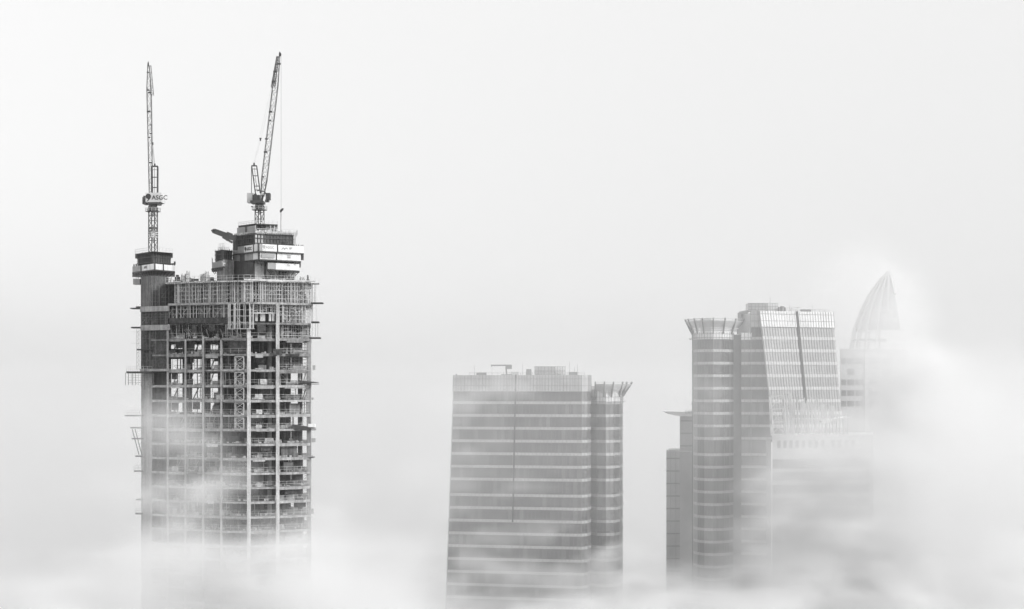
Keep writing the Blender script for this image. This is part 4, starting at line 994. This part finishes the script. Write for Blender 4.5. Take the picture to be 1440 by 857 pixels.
# ================================================================== ground
g = MB(); g.v = [(-30000, -3000, 0), (30000, -3000, 0), (30000, 60000, 0), (-30000, 60000, 0)]; g.f = [(0, 1, 2, 3)]
o = g.build('ground', M['ground']); tag(o, 'pale sandy ground far below, hidden under the fog', None, None, 'structure')

# ================================================================== haze and fog
def volmat(name, dens, col=1.0, aniso=0.0, attr=''):
    m = bpy.data.materials.new(name); m.use_nodes = True; nt = m.node_tree
    for n in list(nt.nodes):
        if n.type != 'OUTPUT_MATERIAL': nt.nodes.remove(n)
    out = [n for n in nt.nodes if n.type == 'OUTPUT_MATERIAL'][0]
    v = nt.nodes.new('ShaderNodeVolumePrincipled')
    v.inputs['Color'].default_value = (col, col, col, 1); v.inputs['Density'].default_value = dens
    v.inputs['Anisotropy'].default_value = aniso; v.inputs['Density Attribute'].default_value = attr
    nt.links.new(v.outputs[0], out.inputs['Volume'])
    return m
b = MB().box(-20000, 20000, -2500, 45000, -1.0, 420)
o = b.build('haze', volmat('haze_air', 0.00008, .72)); tag(o, 'thin even haze filling all the air around the towers', None, None, 'stuff')
b = MB().box(-15000, 15000, 60, 43000, 0.5, 70)
o = b.build('haze', volmat('low_fog', 0.003, .72)); tag(o, 'deep flat layer of fog lying over the ground', None, None, 'stuff')
o.name = 'fog_layer'  # fog layer, separate from the even haze box

# uneven fog banks: one voxel cloud whose density is set in world space
blobs = [  # centre (px, py, depth) radii (m) density, noise amount
    # thin mist between the left tower and the others
    ((900, 590, 540), (330, 75, 68), .0043, .4),
    # round the left tower
    ((225, 745, 411), (28, 9, 12), .10, .9),
    ((235, 678, 414), (18, 6, 7), .20, 1.0),
    ((265, 660, 414), (17, 6, 20), .08, .6),
    ((250, 610, 416), (20, 6, 11), .075, .95),
    ((215, 580, 418), (14, 6, 10), .06, .95),
    ((300, 770, 413), (34, 6, 9), .07, 1.0),
    ((345, 700, 412), (28, 6, 10), .13, 1.0),
    ((330, 600, 414), (18, 5, 10), .05, 1.0),
    # middle tower
    ((670, 680, 612), (32, 10, 20), .05, .95),
    ((690, 566, 616), (24, 9, 9), .11, .95),
    ((655, 615, 614), (18, 9, 9), .08, .95),
    ((720, 745, 611), (46, 8, 9), .06, 1.0),
    ((860, 775, 608), (18, 8, 12), .12, 1.0),
    ((740, 840, 602), (60, 12, 12), .10, 1.0),
    ((650, 800, 606), (26, 9, 10), .09, 1.0),
    # right group
    ((1105, 700, 612), (15, 9, 16), .16, .9),
    ((1040, 700, 626), (12, 6, 14), .07, .9),
    ((1180, 648, 604), (32, 9, 18), .20, .6),
    ((1150, 695, 606), (28, 9, 15), .20, .6),
    ((1240, 740, 600), (40, 20, 42), .035, .8),
    ((1330, 640, 620), (42, 30, 42), .03, .8),
    ((1262, 470, 738), (20, 16, 24), .035, .7),
    ((1216, 440, 706), (28, 14, 30), .105, .5),
    ((1268, 528, 738), (24, 16, 20), .12, .5),
    ((1275, 600, 735), (20, 14, 22), .15, .3),
    ((1270, 720, 725), (24, 14, 32), .15, .3),
    ((1180, 770, 602), (38, 14, 28), .11, .5),
    ((1010, 825, 602), (42, 9, 9), .13, .8),
    ((315, 850, 404), (46, 9, 14), .14, .7),
    ((1305, 590, 735), (34, 16, 30), .10, .5),
    ((1420, 700, 590), (50, 60, 60), .015, .4),
    ((990, 590, 630), (16, 7, 26), .035, .9),
    ((40, 740, 480), (60, 70, 50), .012, .7),
]
mounds = [  # plan centre (px, depth), plan radius, extra height of the fog sea
    ((310, 398), 66, 30), ((240, 402), 30, 5), ((1130, 600), 42, 14), ((1210, 600), 40, 8), ((1300, 600), 70, 8), ((1000, 615), 40, 7), ((760, 590), 55, -8), ((90, 470), 80, -14), ((520, 640), 60, 6),
]
def fog_tree(kind):
    nt = bpy.data.node_groups.new('fog_density', 'GeometryNodeTree')
    nt.interface.new_socket('Geometry', in_out='INPUT', socket_type='NodeSocketGeometry')
    nt.interface.new_socket('Geometry', in_out='OUTPUT', socket_type='NodeSocketGeometry')
    N, L = nt.nodes, nt.links
    out = N.new('NodeGroupOutput')
    pos = N.new('GeometryNodeInputPosition')
    def vm(op, a, b=None):
        n = N.new('ShaderNodeVectorMath'); n.operation = op
        L.new(a, n.inputs[0])
        if b is not None:
            if isinstance(b, (tuple, Vector)): n.inputs[1].default_value = b
            else: L.new(b, n.inputs[1])
        return n
    def ma(op, a, b=None, c=None, clamp=False):
        n = N.new('ShaderNodeMath'); n.operation = op; n.use_clamp = clamp
        for k, v in enumerate((a, b, c)):
            if v is None: continue
            if isinstance(v, (int, float)): n.inputs[k].default_value = v
            else: L.new(v, n.inputs[k])
        return n.outputs[0]
    def noise(vec, scale, detail, rough=.55, dist=0.0):
        n = N.new('ShaderNodeTexNoise'); n.noise_dimensions = '3D'
        L.new(vec, n.inputs['Vector']); n.inputs['Scale'].default_value = scale; n.inputs['Detail'].default_value = detail
        n.inputs['Roughness'].default_value = rough; n.inputs['Distortion'].default_value = dist
        return n
    p = pos.outputs[0]
    # stretch sideways so that wisps lie flat
    st = vm('MULTIPLY', p, (0.8, 0.9, 2.3) if kind == 'sea' else (1.0, 1.0, 2.1)).outputs[0]
    warp = noise(st, .022, 3); w1 = vm('SUBTRACT', warp.outputs['Color'], (.5, .5, .5)).outputs[0]
    w2 = N.new('ShaderNodeVectorMath'); w2.operation = 'SCALE'; L.new(w1, w2.inputs[0]); w2.inputs['Scale'].default_value = 36.0
    wp = vm('ADD', st, w2.outputs[0]).outputs[0]
    fb = noise(wp, *((.052, 6.0, .6) if kind == 'sea' else (.045, 5.5, .58)))
    nz = ma('MULTIPLY_ADD', fb.outputs['Fac'], 5.5, -2.65, clamp=True)       # 0..1 with hard gaps
    w3 = N.new('ShaderNodeVectorMath'); w3.operation = 'SCALE'; L.new(w1, w3.inputs[0]); w3.inputs['Scale'].default_value = 14.0
    big = vm('ADD', p, w3.outputs[0]).outputs[0]
    total = None
    if kind == 'sea':
        sp = N.new('ShaderNodeSeparateXYZ'); L.new(p, sp.inputs[0])
        flat = vm('MULTIPLY', big, (1, 1, 0)).outputs[0]
        h1 = noise(flat, .016, 2).outputs['Fac']; h2 = noise(wp, .05, 4, .6).outputs['Fac']
        h = ma('MULTIPLY_ADD', h1, 44.0, 90.0 - 22.0); h = ma('MULTIPLY_ADD', h2, 62.0, ma('SUBTRACT', h, 31.0))
        drop = N.new('ShaderNodeMapRange'); L.new(sp.outputs['Y'], drop.inputs['Value']); drop.inputs['From Min'].default_value = 600; drop.inputs['From Max'].default_value = 1150; drop.inputs['To Max'].default_value = 34.0
        h = ma('SUBTRACT', h, drop.outputs[0])
        for (c, rad, up) in mounds:
            ln = vm('LENGTH', vm('SUBTRACT', flat, (X(*c), c[1], 0)).outputs[0]).outputs['Value']
            f = N.new('ShaderNodeMapRange'); f.interpolation_type = 'SMOOTHERSTEP'; L.new(ln, f.inputs['Value'])
            f.inputs['From Min'].default_value = rad; f.inputs['From Max'].default_value = rad * .25
            h = ma('MULTIPLY_ADD', f.outputs['Result'], up, h)
        far = N.new('ShaderNodeMapRange'); L.new(sp.outputs['Y'], far.inputs['Value']); far.inputs['From Min'].default_value = 1145; far.inputs['From Max'].default_value = 820
        sd_ = N.new('ShaderNodeMapRange'); L.new(ma('ABSOLUTE', sp.outputs['X']), sd_.inputs['Value']); sd_.inputs['From Min'].default_value = 415; sd_.inputs['From Max'].default_value = 330
        e = N.new('ShaderNodeMath'); e.operation = 'MULTIPLY'; L.new(ma('MULTIPLY', far.outputs[0], sd_.outputs[0]), e.inputs[0])
        e2 = N.new('ShaderNodeMapRange'); e2.interpolation_type = 'SMOOTHSTEP'; L.new(ma('SUBTRACT', h, sp.outputs['Z']), e2.inputs['Value'])
        e2.inputs['From Min'].default_value = -3.0; e2.inputs['From Max'].default_value = 13.0; L.new(e2.outputs[0], e.inputs[1])
        near = N.new('ShaderNodeMapRange'); L.new(sp.outputs['Y'], near.inputs['Value']); near.inputs['From Min'].default_value = 680; near.inputs['From Max'].default_value = 560
        patch = noise(vm('MULTIPLY', p, (1.0, .3, 0)).outputs[0], .016, 3).outputs['Fac']
        patch = ma('MAXIMUM', ma('MULTIPLY_ADD', patch, 6.0, -2.9, clamp=True), near.outputs[0])
        total = ma('MULTIPLY', ma('MULTIPLY', ma('MULTIPLY', e.outputs[0], patch), .095), ma('MULTIPLY_ADD', nz, .75, .25))
    for (c, r, dn, na) in (blobs if kind == 'mist' else ()):
        cw = P(*c)
        q = vm('SUBTRACT', big, tuple(cw)).outputs[0]; q = vm('DIVIDE', q, tuple(r)).outputs[0]
        ln = vm('LENGTH', q).outputs['Value']
        f = N.new('ShaderNodeMapRange'); f.interpolation_type = 'SMOOTHERSTEP'
        L.new(ln, f.inputs['Value']); f.inputs['From Min'].default_value = 1.15; f.inputs['From Max'].default_value = .25
        mod = ma('MULTIPLY_ADD', nz, na, 1 - na)
        t = ma('MULTIPLY', ma('MULTIPLY', f.outputs['Result'], dn), mod)
        total = t if total is None else ma('ADD', total, t)
    vc = N.new('GeometryNodeVolumeCube')
    L.new(total, vc.inputs['Density'])
    lo, hi, res = ((-330, 400, 75), (330, 790, 235), (240, 120, 70)) if kind == 'mist' else ((-420, 335, 56), (420, 1150, 128), (300, 260, 42))
    vc.inputs['Min'].default_value = lo; vc.inputs['Max'].default_value = hi
    for k, ax in enumerate('XYZ'): vc.inputs['Resolution ' + ax].default_value = res[k]
    sm = N.new('GeometryNodeSetMaterial'); sm.inputs['Material'].default_value = volmat(kind + '_fog', 1.0, .895 if kind == 'mist' else .88, attr='density')
    L.new(vc.outputs[0], sm.inputs['Geometry']); L.new(sm.outputs[0], out.inputs[0])
    return nt
for kind, nm, lb in (('mist', 'fog_mist', 'thin torn mist drifting across the fronts of the towers'), ('sea', 'fog_sea', 'billowing sea of fog round the feet of the towers')):  # uneven fog volumes, separate from the even haze box
    fo = bpy.data.objects.new(nm, bpy.data.meshes.new('fog')); COL.objects.link(fo)
    fo.modifiers.new('fog', 'NODES').node_group = fog_tree(kind)
    tag(fo, lb, None, None, 'stuff')

# ================================================================== light, sky, camera
SUN_EL, SUN_AZ = R(28), R(115)      # azimuth measured clockwise from +Y (view direction): light comes from the right, behind the viewer
sd = bpy.data.lights.new('sun', 'SUN'); sd.energy = 1.4; sd.angle = R(12); sd.color = (1, 1, 1)
so = bpy.data.objects.new('sun', sd); COL.objects.link(so)
dirv = Vector((math.sin(SUN_AZ) * math.cos(SUN_EL), math.cos(SUN_AZ) * math.cos(SUN_EL), math.sin(SUN_EL)))
so.rotation_euler = dirv.to_track_quat('Z', 'Y').to_euler(); so.location = (0, 0, 600)
w = bpy.data.worlds.new('World'); scene.world = w; w.use_nodes = True
nt = w.node_tree; bg = nt.nodes['Background']
sky = nt.nodes.new('ShaderNodeTexSky'); sky.sky_type = 'NISHITA'; sky.sun_disc = False
sky.sun_elevation = SUN_EL; sky.sun_rotation = SUN_AZ; sky.air_density = 1.0; sky.dust_density = 0.8; sky.ozone_density = 1.0
bw = nt.nodes.new('ShaderNodeRGBToBW')
nt.links.new(sky.outputs[0], bw.inputs[0]); 
# thin overcast: the veil is brighter towards the zenith, as under any even cloud cover
tc = nt.nodes.new('ShaderNodeTexCoord'); sx = nt.nodes.new('ShaderNodeSeparateXYZ'); nt.links.new(tc.outputs['Generated'], sx.inputs[0])
veil = nt.nodes.new('ShaderNodeMath'); veil.operation = 'MULTIPLY_ADD'; veil.inputs[1].default_value = 2.2; veil.inputs[2].default_value = 0.72
zc = nt.nodes.new('ShaderNodeMath'); zc.operation = 'MAXIMUM'; zc.inputs[1].default_value = 0.0
nt.links.new(sx.outputs['Z'], zc.inputs[0]); nt.links.new(zc.outputs[0], veil.inputs[0])
vm = nt.nodes.new('ShaderNodeMath'); vm.operation = 'MULTIPLY'
mx = nt.nodes.new('ShaderNodeMath'); mx.operation = 'MULTIPLY_ADD'; mx.inputs[1].default_value = 0.5; mx.inputs[2].default_value = 1.65
nt.links.new(bw.outputs[0], mx.inputs[0]); nt.links.new(mx.outputs[0], vm.inputs[0]); nt.links.new(veil.outputs[0], vm.inputs[1]); nt.links.new(vm.outputs[0], bg.inputs['Color'])
bg.inputs['Strength'].default_value = 0.15

cd = bpy.data.cameras.new('camera'); cam = bpy.data.objects.new('camera', cd); COL.objects.link(cam)
cam.location = (0, 0, EYE); cam.rotation_euler = (R(90), 0, 0)
cd.sensor_width = 36; cd.lens = 36 * F / 1440; cd.shift_y = (HOR - 428.5) / 1440
cd.clip_start = 1; cd.clip_end = 100000
scene.camera = cam
scene.view_settings.view_transform = 'Standard'; scene.view_settings.look = 'None'; scene.view_settings.gamma = 1; scene.view_settings.exposure = 0.68
cy = scene.cycles
cy.max_bounces = 10; cy.diffuse_bounces = 2; cy.glossy_bounces = 2; cy.volume_bounces = 4; cy.transparent_max_bounces = 8
cy.use_adaptive_sampling = True; cy.adaptive_threshold = 0.01
cy.use_denoising = True; cy.denoiser = 'OPENIMAGEDENOISE'; cy.denoising_input_passes = 'RGB_ALBEDO_NORMAL'; cy.denoising_prefilter = 'ACCURATE'
cy.volume_step_rate = 4.5; cy.volume_max_steps = 256
cy.caustics_reflective = False; cy.caustics_refractive = False
